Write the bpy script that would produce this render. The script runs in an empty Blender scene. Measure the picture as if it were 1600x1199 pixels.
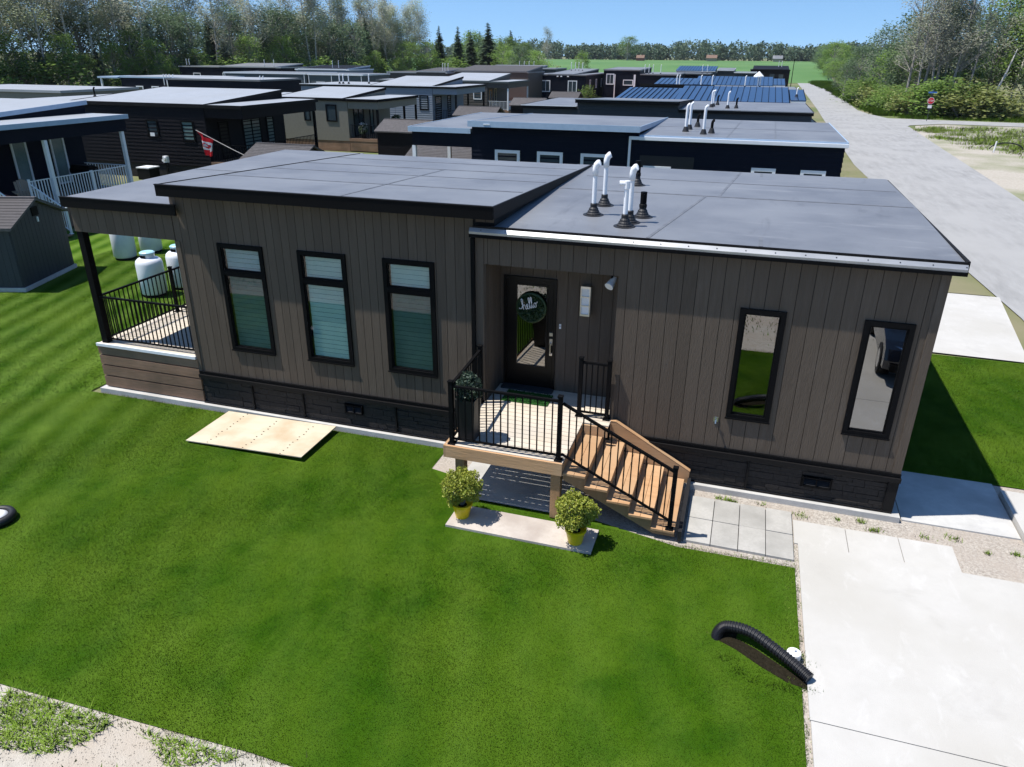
import bpy, math, random
import numpy as np
from mathutils import Vector, Matrix

S = bpy.context.scene
COL = S.collection
R = math.radians
rng = random.Random(7)

# ------------------------------------------------------------------ camera
CAM = Vector((12.69966, -11.23417, 6.69043))
YAW, PITCH, ROLL = R(-17.30015), R(24.07063), R(0.469602)
fw = Vector((math.sin(YAW) * math.cos(PITCH), math.cos(YAW) * math.cos(PITCH), -math.sin(PITCH)))
rt = Vector((math.cos(YAW), -math.sin(YAW), 0))
up = rt.cross(fw)
r2 = rt * math.cos(ROLL) + up * math.sin(ROLL)
u2 = -rt * math.sin(ROLL) + up * math.cos(ROLL)
cd = bpy.data.cameras.new('camera')
cam = bpy.data.objects.new('camera', cd)
COL.objects.link(cam)
M = Matrix((r2, u2, -fw)).transposed().to_4x4()
M.translation = CAM
cam.matrix_world = M
cd.sensor_width = 36
cd.lens = 1145.313 / 1600 * 36
cd.clip_start = .1
cd.clip_end = 9000
S.camera = cam

# ------------------------------------------------------------------ sky, sun, exposure
SUN_L = Vector((-.43, -.16, 1)).normalized()          # towards the sun
W = bpy.data.worlds.new('World')
S.world = W
W.use_nodes = True
wn = W.node_tree.nodes
bg = wn['Background']
sky = wn.new('ShaderNodeTexSky')
sky.sky_type = 'NISHITA'
sky.sun_disc = False
sky.sun_elevation = math.asin(SUN_L.z)
sky.sun_rotation = math.atan2(SUN_L.x, SUN_L.y)
sky.air_density = 1.0
sky.dust_density = .2
sky.ozone_density = 3.0
# deep clear-day blue: the sky is read a little above the true direction and its colour strengthened, evenly all round
tc = wn.new('ShaderNodeTexCoord')
mpz = wn.new('ShaderNodeMapping')
mpz.inputs['Location'].default_value = (0, 0, .15)
nz = wn.new('ShaderNodeVectorMath')
nz.operation = 'NORMALIZE'
hsv = wn.new('ShaderNodeHueSaturation')
hsv.inputs['Saturation'].default_value = 1.15
wl_ = W.node_tree.links
wl_.new(tc.outputs['Generated'], mpz.inputs[0])
wl_.new(mpz.outputs[0], nz.inputs[0])
wl_.new(nz.outputs[0], sky.inputs[0])
wl_.new(sky.outputs[0], hsv.inputs['Color'])
wl_.new(hsv.outputs[0], bg.inputs[0])
bg.inputs[1].default_value = .115
sl = bpy.data.lights.new('sun', 'SUN')
sl.energy = 4.5
sl.angle = R(.5)
sl.color = (1, .96, .9)
so = bpy.data.objects.new('sun', sl)
COL.objects.link(so)
so.rotation_euler = SUN_L.to_track_quat('Z', 'Y').to_euler()
S.view_settings.view_transform = 'Standard'
S.view_settings.look = 'None'
S.view_settings.exposure = 0.62
S.view_settings.gamma = 1
S.view_settings.use_curve_mapping = False
S.render.engine = 'CYCLES'
S.cycles.max_bounces = 6
S.cycles.transparent_max_bounces = 16


# ------------------------------------------------------------------ materials
def mat(name, c1, c2=None, scale=4, rough=.7, bump=0, bscale=None, big=None, bigscale=.4, metal=0, spec=.4,
        coord='pos', stretch=(1, 1, 1), detail=6, contrast=.25, trans=0, rand=0):
    """principled material: base colour c1..c2 by noise, slow variation towards 'big', fine bump"""
    m = bpy.data.materials.new(name)
    m.use_nodes = True
    N, Lk = m.node_tree.nodes, m.node_tree.links
    P = N['Principled BSDF']
    P.inputs['Roughness'].default_value = rough
    P.inputs['Metallic'].default_value = metal
    P.inputs['Specular IOR Level'].default_value = spec
    P.inputs['Base Color'].default_value = (*c1, 1)
    if coord == 'pos':
        src = N.new('ShaderNodeNewGeometry').outputs['Position']
    else:
        src = N.new('ShaderNodeTexCoord').outputs['Object']
    mp = N.new('ShaderNodeMapping')
    mp.inputs['Scale'].default_value = stretch
    Lk.new(src, mp.inputs[0])
    col = None
    if c2:
        n = N.new('ShaderNodeTexNoise')
        n.inputs['Scale'].default_value = scale
        n.inputs['Detail'].default_value = detail
        n.inputs['Roughness'].default_value = .65
        Lk.new(mp.outputs[0], n.inputs['Vector'])
        r = N.new('ShaderNodeValToRGB')
        r.color_ramp.elements[0].position = .5 - contrast
        r.color_ramp.elements[1].position = .5 + contrast
        r.color_ramp.elements[0].color = (*c1, 1)
        r.color_ramp.elements[1].color = (*c2, 1)
        Lk.new(n.outputs[0], r.inputs[0])
        col = r.outputs[0]
    if big:
        n = N.new('ShaderNodeTexNoise')
        n.inputs['Scale'].default_value = bigscale
        n.inputs['Detail'].default_value = 4
        Lk.new(src, n.inputs['Vector'])
        r = N.new('ShaderNodeValToRGB')
        r.color_ramp.elements[0].position = .42
        r.color_ramp.elements[1].position = .68
        r.color_ramp.elements[0].color = (0, 0, 0, 1)
        r.color_ramp.elements[1].color = (1, 1, 1, 1)
        Lk.new(n.outputs[0], r.inputs[0])
        mx = N.new('ShaderNodeMixRGB')
        Lk.new(r.outputs[0], mx.inputs[0])
        if col:
            Lk.new(col, mx.inputs[1])
        else:
            mx.inputs[1].default_value = (*c1, 1)
        mx.inputs[2].default_value = (*big, 1)
        col = mx.outputs[0]
    if rand:
        oi = N.new('ShaderNodeObjectInfo')
        hs = N.new('ShaderNodeHueSaturation')
        mr = N.new('ShaderNodeMapRange')
        mr.inputs[3].default_value = 1 - rand
        mr.inputs[4].default_value = 1 + rand
        Lk.new(oi.outputs['Random'], mr.inputs[0])
        Lk.new(mr.outputs[0], hs.inputs['Value'])
        if col:
            Lk.new(col, hs.inputs['Color'])
        else:
            hs.inputs['Color'].default_value = (*c1, 1)
        col = hs.outputs[0]
    if col:
        Lk.new(col, P.inputs['Base Color'])
    if bump:
        n = N.new('ShaderNodeTexNoise')
        n.inputs['Scale'].default_value = bscale or scale * 4
        n.inputs['Detail'].default_value = 5
        Lk.new(mp.outputs[0], n.inputs['Vector'])
        b = N.new('ShaderNodeBump')
        b.inputs['Strength'].default_value = bump
        b.inputs['Distance'].default_value = .02
        Lk.new(n.outputs[0], b.inputs['Height'])
        Lk.new(b.outputs[0], P.inputs['Normal'])
    if trans:
        t = N.new('ShaderNodeBsdfTranslucent')
        if col:
            Lk.new(col, t.inputs[0])
        else:
            t.inputs[0].default_value = (*c1, 1)
        mx = N.new('ShaderNodeMixShader')
        mx.inputs[0].default_value = trans
        Lk.new(P.outputs[0], mx.inputs[1])
        Lk.new(t.outputs[0], mx.inputs[2])
        Lk.new(mx.outputs[0], N['Material Output'].inputs[0])
    m['P'] = 1
    return m


def glass(name, tint, ior=1.9, rough=0.0):
    m = bpy.data.materials.new(name)
    m.use_nodes = True
    N, Lk = m.node_tree.nodes, m.node_tree.links
    N.remove(N['Principled BSDF'])
    t = N.new('ShaderNodeBsdfTransparent')
    t.inputs[0].default_value = (*tint, 1)
    g = N.new('ShaderNodeBsdfGlossy')
    g.inputs['Roughness'].default_value = rough
    f = N.new('ShaderNodeFresnel')
    f.inputs[0].default_value = ior
    mx = N.new('ShaderNodeMixShader')
    ge = N.new('ShaderNodeNewGeometry')
    inv = N.new('ShaderNodeMath')
    inv.operation = 'SUBTRACT'
    inv.inputs[0].default_value = 1
    mu = N.new('ShaderNodeMath')
    mu.operation = 'MULTIPLY'
    Lk.new(ge.outputs['Backfacing'], inv.inputs[1])
    Lk.new(inv.outputs[0], mu.inputs[0])
    Lk.new(f.outputs[0], mu.inputs[1])
    Lk.new(mu.outputs[0], mx.inputs[0])
    Lk.new(t.outputs[0], mx.inputs[1])
    Lk.new(g.outputs[0], mx.inputs[2])
    Lk.new(mx.outputs[0], N['Material Output'].inputs[0])
    return m


MT = {}
MT['siding'] = mat('siding_paint', (.086, .067, .051), (.112, .090, .070), 14, .75, .4, 60, (.098, .078, .060), .7, spec=.10, stretch=(1, 1, .12), rand=.09)
MT['black'] = mat('black_metal', (.004, .004, .0045), (.006, .006, .0065), 30, .6, spec=.06)
MT['trim'] = mat('dark_trim', (.009, .0085, .0085), (.014, .013, .013), 20, .6, spec=.1)
MT['stone'] = mat('dark_stone', (.016, .0145, .014), (.034, .030, .028), 22, .7, .5, 60, rand=.1, spec=.2)
MT['roof'] = mat('roof_membrane', (.100, .106, .120), (.150, .157, .172), 1.6, .52, .10, 40, (.165, .172, .185), .5, spec=.8, detail=10)
def wear(m, col, amt, st, sc=3.0, lo=.56, hi=.72):
    """streaky stains over a material"""
    N, Lk = m.node_tree.nodes, m.node_tree.links
    P = N['Principled BSDF']
    src = P.inputs['Base Color'].links[0].from_socket
    g = N.new('ShaderNodeNewGeometry')
    mp = N.new('ShaderNodeMapping')
    mp.inputs['Scale'].default_value = st
    n = N.new('ShaderNodeTexNoise')
    n.inputs['Scale'].default_value = sc
    n.inputs['Detail'].default_value = 12
    n.inputs['Roughness'].default_value = .72
    n.inputs['Distortion'].default_value = .6
    r = N.new('ShaderNodeMapRange')
    r.inputs[1].default_value, r.inputs[2].default_value, r.inputs[4].default_value = lo, hi, amt
    mx = N.new('ShaderNodeMixRGB')
    mx.inputs[2].default_value = (*col, 1)
    Lk.new(g.outputs['Position'], mp.inputs[0])
    Lk.new(mp.outputs[0], n.inputs['Vector'])
    Lk.new(n.outputs[0], r.inputs[0])
    Lk.new(r.outputs[0], mx.inputs[0])
    Lk.new(src, mx.inputs[1])
    Lk.new(mx.outputs[0], P.inputs['Base Color'])


MT['seam'] = mat('roof_lap', (.085, .089, .10), (.17, .175, .185), 4, .5)
MT['drip'] = mat('aluminium_strip', (.30, .31, .32), (.46, .46, .46), 5, .42, metal=.6, stretch=(.3, 1, 1))
MT['white'] = mat('white_plastic', (.72, .73, .74), (.80, .80, .80), 10, .4)
MT['whitepaint'] = mat('white_paint', (.66, .68, .70), (.74, .75, .77), 6, .5)
MT['concrete'] = mat('concrete', (.41, .395, .365), (.475, .46, .43), 2.2, .88, .2, 90, (.405, .388, .352), .6, detail=9, contrast=.3)
MT['concrete2'] = mat('older_concrete', (.42, .41, .39), (.52, .51, .48), 7, .85, .2, 70, (.36, .35, .33), 1.2)
MT['paver'] = mat('grey_paver', (.33, .318, .29), (.41, .395, .365), 25, .9, .2, 120, (.29, .28, .255), 2.0, rand=.09)
MT['wood'] = mat('cedar_wood', (.36, .20, .095), (.50, .30, .155), 9, .65, .2, 40, (.42, .27, .15), 1.1, stretch=(.15, 1, 1), rand=.12)
MT['woodv'] = mat('cedar_post', (.27, .155, .07), (.38, .23, .12), 9, .65, .2, 40, stretch=(1, 1, .12), rand=.1)
MT['deck'] = mat('bleached_decking', (.47, .40, .31), (.60, .53, .43), 8, .75, .2, 50, (.50, .45, .38), 1.0, stretch=(.12, 1, 1), rand=.07)
MT['skirtwood'] = mat('weathered_board', (.19, .108, .066), (.28, .175, .115), 7, .75, .2, 40, (.15, .095, .06), 1.2, stretch=(.12, 1, 1), rand=.12)
MT['ply'] = mat('plywood', (.50, .43, .31), (.56, .50, .38), 4, .8, .1, 60, (.45, .35, .23), 1.8, stretch=(.3, 1, 1))
MT['slab'] = mat('pinkish_slab', (.42, .37, .32), (.50, .45, .40), 12, .85, .25, 80, (.36, .31, .27), 2.2)
MT['yellow'] = mat('yellow_glaze', (.72, .50, .008), (.78, .56, .012), 8, .35)
MT['door'] = mat('black_door', (.004, .0037, .0037), (.006, .0055, .0055), 12, .35, spec=.2)
MT['nickel'] = mat('brushed_nickel', (.62, .62, .62), None, rough=.28, metal=1)
MT['mat'] = mat('green_doormat', (.012, .07, .008), (.025, .12, .015), 90, .95, .5, 150)
MT['dark'] = mat('dark_interior', (.03, .032, .034), rough=.9)
MT['blind'] = mat('blind_fabric', (.56, .60, .60), (.64, .67, .67), 5, .8, trans=.15)
MT['blindblue'] = mat('blue_grey_blind', (.30, .37, .42), (.36, .43, .48), 5, .8)
MT['blindreflect'] = mat('reflection_toned_blind', (.085, .12, .125), (.11, .15, .15), 5, .8)  # lawn reflection and the room's darkness are put into this blind's colour
MT['glass'] = glass('window_glass', (.80, .91, .90), 1.75)
MT['mirror'] = glass('coated_glass', (.25, .28, .28), 3.4)
MT['pane'] = mat('dark_pane', (.03, .045, .055), (.05, .07, .08), 2, .08, spec=.9)
MT['panegreen'] = mat('curtained_pane', (.11, .17, .17), (.17, .24, .23), 3, .1, spec=.9)
MT['rubber'] = mat('black_rubber', (.010, .010, .011), (.016, .016, .018), 20, .55)
MT['pipe'] = mat('corrugated_plastic', (.008, .008, .010), (.014, .014, .017), 20, .4)
MT['asphalt'] = mat('pale_road', (.215, .212, .206), (.315, .312, .305), 2.4, .92, .4, 60, (.30, .296, .288), .25, stretch=(1, .18, 1), detail=10, contrast=.2)
MT['gravel'] = mat('gravel', (.22, .19, .16), (.50, .46, .40), 32, .95, .9, 45, (.36, .31, .26), .8, contrast=.16)
MT['sand'] = mat('sandy_ground', (.30, .265, .215), (.42, .385, .33), 6, .95, .5, 30, (.15, .17, .07), .16, contrast=.2)
MT['yard'] = mat('pale_gravel', (.33, .30, .25), (.50, .465, .40), 9, .95, .7, 60, (.40, .345, .28), .9, detail=9)
MT['shadesoil'] = mat('shade_dark_soil', (.010, .009, .006), (.026, .022, .014), 20, 1, .7, 40, spec=.02)  # soil made near-black to carry the shade under the drain pipe
MT['ground'] = mat('rough_grass', (.075, .105, .028), (.13, .15, .05), 1.2, .95, .5, 20, (.21, .18, .11), .12)
MT['field'] = mat('crop_field', (.055, .135, .03), (.075, .165, .04), .05, .95, .3, 3, (.095, .18, .05), .012)
MT['navy'] = mat('navy_siding', (.005, .007, .014), (.008, .010, .018), 6, .6, .1, 30, spec=.08)
MT['char'] = mat('charcoal_siding', (.008, .007, .009), (.013, .012, .0135), 6, .6, .1, 30, spec=.08)
MT['slate'] = mat('slate_siding', (.022, .028, .034), (.030, .037, .043), 6, .6, .1, 30)
MT['taupe'] = mat('taupe_siding', (.15, .14, .115), (.18, .17, .14), 6, .65, .1, 30)
MT['bluegrey'] = mat('bluegrey_siding', (.16, .19, .23), (.19, .22, .26), 6, .65, .1, 30)
MT['brown'] = mat('brown_siding', (.055, .048, .042), (.075, .066, .058), 6, .65, .1, 30)
MT['green'] = mat('greygreen_siding', (.06, .075, .078), (.08, .095, .098), 6, .65, .1, 30)
MT['paleblue'] = mat('paleblue_metal', (.28, .38, .50), (.36, .46, .57), 5, .4)
MT['sheenroof'] = mat('sheen_toned_membrane', (.27, .285, .305), (.33, .345, .365), 2, .5, .05, 30, (.28, .29, .30), .3)  # paler base colour paints the sky sheen on the left roofs
MT['midroof'] = mat('grey_membrane', (.12, .125, .135), (.165, .17, .18), 2, .5, .05, 30, (.18, .185, .19), .3)
MT['shingle'] = mat('asphalt_shingle', (.05, .046, .046), (.12, .112, .112), 7, .9, .6, 30, (.08, .072, .07), .8, rand=.2)
MT['metalblue'] = mat('blue_metal_roof', (.016, .042, .105), (.022, .054, .125), 1.5, .32, spec=.6, rand=.08)
MT['shed'] = mat('shed_siding', (.030, .032, .040), (.042, .044, .053), 8, .6, .25, 50, stretch=(1, 1, .15))
MT['tank'] = mat('tank_paint', (.70, .72, .75), (.78, .79, .81), 4, .35, big=(.62, .64, .66), bigscale=2)
MT['lid'] = mat('tank_lid', (.30, .52, .60), (.36, .58, .66), 6, .4)
MT['red'] = mat('red_cloth', (.62, .012, .022), (.70, .02, .03), 6, .7, trans=.25)
MT['flagwhite'] = mat('white_cloth', (.78, .78, .78), None, rough=.7, trans=.25)
MT['signred'] = mat('sign_red', (.42, .012, .02), None, rough=.4)
MT['signblue'] = mat('sign_blue', (.05, .14, .36), None, rough=.4)
MT['mulch'] = mat('orange_mulch', (.34, .11, .035), (.46, .17, .06), 9, .95, .5, 20)
MT['car'] = mat('dark_car_paint', (.006, .008, .014), (.008, .010, .017), 3, .12, spec=.8)
MT['carred'] = mat('red_car_paint', (.30, .008, .012), None, rough=.15, spec=.8)
MT['chrome'] = mat('chrome', (.7, .7, .72), None, rough=.12, metal=1)
MT['lamp'] = glass('headlamp_lens', (.85, .87, .9), 1.6)
MT['tyre'] = mat('tyre', (.012, .012, .012), None, rough=.85)
MT['roofbrown'] = mat('brown_farm_roof', (.14, .085, .06), (.18, .11, .075), 2, .8)
MT['brick'] = mat('farm_wall', (.30, .22, .17), (.36, .27, .21), 1, .85)
MT['clay'] = mat('red_chair', (.20, .055, .04), (.26, .075, .055), 9, .6)
MT['tan'] = mat('tan_chair', (.30, .22, .15), (.36, .27, .19), 9, .6)
# foliage
MT['grass'] = mat('lawn_grass', (.019, .061, .0011), (.042, .095, .0030), 2.0, .9, .5, 120, (.062, .114, .007), .5, contrast=.2, spec=.06)
MT['blade'] = mat('grass_blade', (.020, .064, .0011), (.045, .101, .0030), 1.1, .85, 0, None, (.068, .124, .007), .5, contrast=.14, spec=.06, detail=8)
MT['weed'] = mat('tall_weed', (.12, .22, .018), (.21, .29, .05), 5, .85, spec=.1)
MT['bark'] = mat('grey_bark', (.20, .18, .16), (.31, .29, .26), 5, .9, .4, 30)
MT['palebark'] = mat('pale_bark', (.40, .375, .335), (.54, .51, .47), 5, .85, .3, 30)
MT['leaf_aspen'] = mat('aspen_leaf', (.34, .35, .27), (.46, .46, .37), .35, .7, big=(.27, .33, .18), bigscale=.14, trans=.65, rand=.2)
MT['leaf_green'] = mat('broad_leaf', (.135, .23, .05), (.24, .34, .09), .5, .6, trans=.62, rand=.28)
MT['leaf_dark'] = mat('spruce_needle', (.085, .14, .07), (.145, .205, .11), .5, .7, trans=.4, rand=.2)
MT['leaf_yellow'] = mat('yellowing_leaf', (.15, .19, .045), (.23, .24, .08), .5, .6, trans=.28, rand=.2)
MT['leaf_far'] = mat('far_leaf', (.095, .150, .085), (.14, .195, .115), .06, .8, trans=.2, rand=.2)
MT['leaf_pot'] = mat('euonymus_leaf', (.17, .25, .022), (.42, .40, .07), 22, .5, contrast=.2, trans=.3)
MT['leaf_box'] = mat('boxwood_leaf', (.014, .034, .010), (.03, .060, .018), 60, .5)
MT['leaf_dusty'] = mat('planter_leaf', (.018, .04, .022), (.06, .09, .06), 40, .6, trans=.2)


def mow_bands(m):  # view-dependent sheen of the mown stripes is mixed into the base colour
    """pale and dark mowing bands that fade out towards the porch"""
    N, Lk = m.node_tree.nodes, m.node_tree.links
    P = N['Principled BSDF']
    src = P.inputs['Base Color'].links[0].from_socket
    g = N.new('ShaderNodeNewGeometry')
    mp = N.new('ShaderNodeMapping')
    mp.inputs['Rotation'].default_value = (0, 0, R(-20))
    Lk.new(g.outputs['Position'], mp.inputs[0])
    w = N.new('ShaderNodeTexWave')
    w.inputs['Scale'].default_value = .42
    w.inputs['Distortion'].default_value = 3
    w.inputs['Detail'].default_value = 2
    w.inputs['Detail Scale'].default_value = .5
    Lk.new(mp.outputs[0], w.inputs[0])
    sx = N.new('ShaderNodeSeparateXYZ')
    Lk.new(g.outputs['Position'], sx.inputs[0])
    mr = N.new('ShaderNodeMapRange')
    mr.inputs[1].default_value = 3.5
    mr.inputs[2].default_value = -1.5
    mr.inputs[3].default_value = .12
    mr.inputs[4].default_value = .9
    Lk.new(sx.outputs[0], mr.inputs[0])
    mu = N.new('ShaderNodeMath')
    mu.operation = 'MULTIPLY'
    Lk.new(w.outputs['Fac'], mu.inputs[0])
    Lk.new(mr.outputs[0], mu.inputs[1])
    mx = N.new('ShaderNodeMixRGB')
    mx.inputs[2].default_value = (.19, .29, .055, 1)
    mu2 = N.new('ShaderNodeMath')
    mu2.operation = 'MULTIPLY'
    mu2.inputs[1].default_value = .36
    Lk.new(mu.outputs[0], mu2.inputs[0])
    Lk.new(mu2.outputs[0], mx.inputs[0])
    Lk.new(src, mx.inputs[1])
    for l in list(src.links):
        if l.to_node != mx:
            Lk.new(mx.outputs[0], l.to_socket)


wear(MT['roof'], (.26, .265, .275), .55, (.25, 1.6, 1), 2.0)
wear(MT['roof'], (.055, .056, .062), .6, (1.3, .3, 1), 1.3, .58, .75)
wear(MT['concrete'], (.30, .285, .26), .5, (.6, 1, 1), 1.2, .56, .8)
wear(MT['concrete'], (.55, .54, .52), .5, (1, .5, 1), 3, .55, .75)
wear(MT['siding'], (.15, .135, .118), .4, (1, 1, .10), 5, .58, .75)
def soft_blades(m):
    """thin blades shade like the turf they stand in"""
    N, Lk = m.node_tree.nodes, m.node_tree.links
    c = N.new('ShaderNodeCombineXYZ')
    c.inputs[2].default_value = 1
    Lk.new(c.outputs[0], N['Principled BSDF'].inputs['Normal'])


for k_ in ('blade', 'weed'): soft_blades(MT[k_])
for k_ in ('grass', 'blade'):
    wear(MT[k_], (.088, .155, .016), .5, (1, .45, 1), .9, .50, .74)
    wear(MT[k_], (.018, .060, .0012), .6, (.7, 1, 1), .55, .52, .72)
    wear(MT[k_], (.16, .17, .045), .4, (1, 1, 1), 2.6, .62, .78)
mow_bands(MT['grass'])
mow_bands(MT['blade'])

# ------------------------------------------------------------------ mesh builder and object helpers
class MB:
    def __init__(s):
        s.v = []
        s.f = []

    def add(s, vs, fs):
        o = len(s.v)
        s.v += [tuple(v) for v in vs]
        s.f += [tuple(i + o for i in f) for f in fs]
        return s

    def box(s, x0, x1, y0, y1, z0, z1):
        if x0 > x1: x0, x1 = x1, x0
        if y0 > y1: y0, y1 = y1, y0
        if z0 > z1: z0, z1 = z1, z0
        return s.add([(x0, y0, z0), (x1, y0, z0), (x1, y1, z0), (x0, y1, z0), (x0, y0, z1), (x1, y0, z1), (x1, y1, z1), (x0, y1, z1)],
                     [(0, 3, 2, 1), (4, 5, 6, 7), (0, 1, 5, 4), (1, 2, 6, 5), (2, 3, 7, 6), (3, 0, 4, 7)])

    def prism(s, poly, axis, a, b):
        """poly in the plane normal to axis: axis 0 -> (y,z), 1 -> (x,z), 2 -> (x,y)"""
        n = len(poly)
        def P(p, t):
            return (t, p[0], p[1]) if axis == 0 else ((p[0], t, p[1]) if axis == 1 else (p[0], p[1], t))
        vs = [P(p, a) for p in poly] + [P(p, b) for p in poly]
        fs = [tuple(range(n))[::-1], tuple(range(n, 2 * n))]
        fs += [(i, (i + 1) % n, n + (i + 1) % n, n + i) for i in range(n)]
        return s.add(vs, fs)

    def bar(s, p, q, w, h=None, upv=(0, 0, 1)):
        """square bar from p to q"""
        h = h or w
        p, q = Vector(p), Vector(q)
        d = (q - p).normalized()
        u = Vector(upv)
        if abs(d.dot(u)) > .98: u = Vector((0, 1, 0))
        a = d.cross(u).normalized() * w / 2
        b = a.cross(d).normalized() * h / 2
        vs = [p - a - b, p + a - b, p + a + b, p - a + b, q - a - b, q + a - b, q + a + b, q - a + b]
        return s.add(vs, [(0, 1, 2, 3)[::-1], (4, 5, 6, 7), (0, 1, 5, 4), (1, 2, 6, 5), (2, 3, 7, 6), (3, 0, 4, 7)])

    def tube(s, pts, r, n=8, cap=True):
        pts = [Vector(p) for p in pts]
        rs = r if isinstance(r, (list, tuple)) else [r] * len(pts)
        vs, fs = [], []
        ref = None
        for i, p in enumerate(pts):
            d = (pts[min(i + 1, len(pts) - 1)] - pts[max(i - 1, 0)]).normalized()
            if ref is None:
                ref = Vector((0, 0, 1)) if abs(d.z) < .9 else Vector((1, 0, 0))
            a = (ref - d * ref.dot(d)).normalized()
            ref = a
            b = d.cross(a)
            for k in range(n):
                t = 2 * math.pi * k / n
                vs.append(p + (a * math.cos(t) + b * math.sin(t)) * rs[i])
        for i in range(len(pts) - 1):
            for k in range(n):
                k2 = (k + 1) % n
                fs.append((i * n + k, i * n + k2, (i + 1) * n + k2, (i + 1) * n + k))
        if cap:
            fs.append(tuple(range(n))[::-1])
            fs.append(tuple((len(pts) - 1) * n + k for k in range(n)))
        return s.add(vs, fs)

    def lathe(s, prof, n=20, c=(0, 0)):
        """prof: (r,z) list"""
        vs, fs = [], []
        for r, z in prof:
            for k in range(n):
                t = 2 * math.pi * k / n
                vs.append((c[0] + r * math.cos(t), c[1] + r * math.sin(t), z))
        for i in range(len(prof) - 1):
            for k in range(n):
                k2 = (k + 1) % n
                fs.append((i * n + k, i * n + k2, (i + 1) * n + k2, (i + 1) * n + k))
        fs.append(tuple(range(n))[::-1])
        fs.append(tuple((len(prof) - 1) * n + k for k in range(n)))
        return s.add(vs, fs)

    def quads(s, C, A, B):
        """many quads from numpy arrays: centre, half-axis a, half-axis b"""
        o = len(s.v)
        V = np.stack([C - A - B, C + A - B, C + A + B, C - A + B], 1).reshape(-1, 3)
        s.v += [tuple(v) for v in V.tolist()]
        s.f += [(o + 4 * i, o + 4 * i + 1, o + 4 * i + 2, o + 4 * i + 3) for i in range(len(C))]
        return s

    def mesh(s, name, m, smooth=False):
        me = bpy.data.meshes.new(name)
        me.from_pydata(s.v, [], s.f)
        me.materials.append(m)
        if smooth:
            me.polygons.foreach_set('use_smooth', [True] * len(me.polygons))
        me.update()
        return me

    def build(s, name, m, parent=None, smooth=False, kind=None, label=None):
        o = bpy.data.objects.new(name, s.mesh(name, m, smooth))
        COL.objects.link(o)
        if parent:
            o.parent = parent
        if kind:
            o['kind'] = kind
        if label:
            o['label'] = label
        return o


def bx(name, m, parent, *d, kind=None, label=None, bevel=0):
    o = MB().box(*d).build(name, m, parent, kind=kind, label=label)
    return o


def tag(o, label, cat, group=None):
    o['label'] = label
    o['category'] = cat
    if group: o['group'] = group
    return o


def thing(name, label, cat, loc=(0, 0, 0), rz=0, group=None):
    o = bpy.data.objects.new(name, None)
    o.empty_display_size = .2
    COL.objects.link(o)
    o.location = loc
    o.rotation_euler = (0, 0, rz)
    return tag(o, label, cat, group)


def struct(o):
    o['kind'] = 'structure'
    return o


def copy_tree(o, parent=None):
    c = o.copy()
    COL.objects.link(c)
    if parent: c.parent = parent
    for ch in o.children:
        copy_tree(ch, c)
    return c


def share(name, me, parent=None, loc=(0, 0, 0), rz=0):
    o = bpy.data.objects.new(name, me)
    COL.objects.link(o)
    o.location = loc
    o.rotation_euler = (0, 0, rz)
    if parent: o.parent = parent
    return o


def cells(x0, x1, z0, z1, holes):
    """rectangles that fill x0..x1,z0..z1 minus the holes (hx0,hx1,hz0,hz1)"""
    hs = [h for h in holes if h[0] < x1 and h[1] > x0 and h[2] < z1 and h[3] > z0]
    xs = sorted({x0, x1, *[min(max(h[k], x0), x1) for h in hs for k in (0, 1)]})
    out = []
    for a, b in zip(xs, xs[1:]):
        if b - a < 1e-4: continue
        hh = sorted((h[2], h[3]) for h in hs if h[0] <= a + 1e-6 and h[1] >= b - 1e-6)
        z = z0
        for lo, hi in hh:
            if lo > z + 1e-4: out.append((a, b, z, lo))
            z = max(z, hi)
        if z < z1 - 1e-4: out.append((a, b, z, z1))
    return out


def noise1(x, seed=0):
    return math.sin(x * 1.7 + seed) * .5 + math.sin(x * 4.1 + seed * 2.3) * .3 + math.sin(x * 9.7 + seed * 5.1) * .2


# ================================================================== GROUND
def sheet(name, poly, z, m, kind='structure'):
    o = MB().add([(x, y, z) for x, y in poly], [tuple(range(len(poly)))]).build(name, m)
    if kind: o['kind'] = kind
    return o


# far land: flat around the houses, rising gently into the crop field beyond
g = MB()
xs = [-2500, -700, -300, -120, -40, 20, 34, 60, 120, 300, 900, 2500]
ys = [-400, -60, -10, 30, 80, 140, 200, 245, 300, 420, 600, 800, 1100, 1800, 3500]
def gz(y):
    return -.03 if y < 250 else -.03 + 4.0 * min(1, (y - 250) / 550) + max(0, y - 800) * .0012
vs = [(x, y, gz(y)) for y in ys for x in xs]
nx = len(xs)
g.add(vs, [(j * nx + i, j * nx + i + 1, (j + 1) * nx + i + 1, (j + 1) * nx + i) for j in range(len(ys) - 1) for i in range(nx - 1)])
struct(g.build('ground', MT['ground']))
fl = MB()
fy = [238, 300, 420, 600, 800]
fs_ = [(x, y, gz(y) + .05) for y in fy for x in (-190 - y * .3, 20 + y * .056)]
fl.add(fs_, [(2 * j, 2 * j + 1, 2 * j + 3, 2 * j + 2) for j in range(len(fy) - 1)])
struct(fl.build('field', MT['field']))

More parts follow.
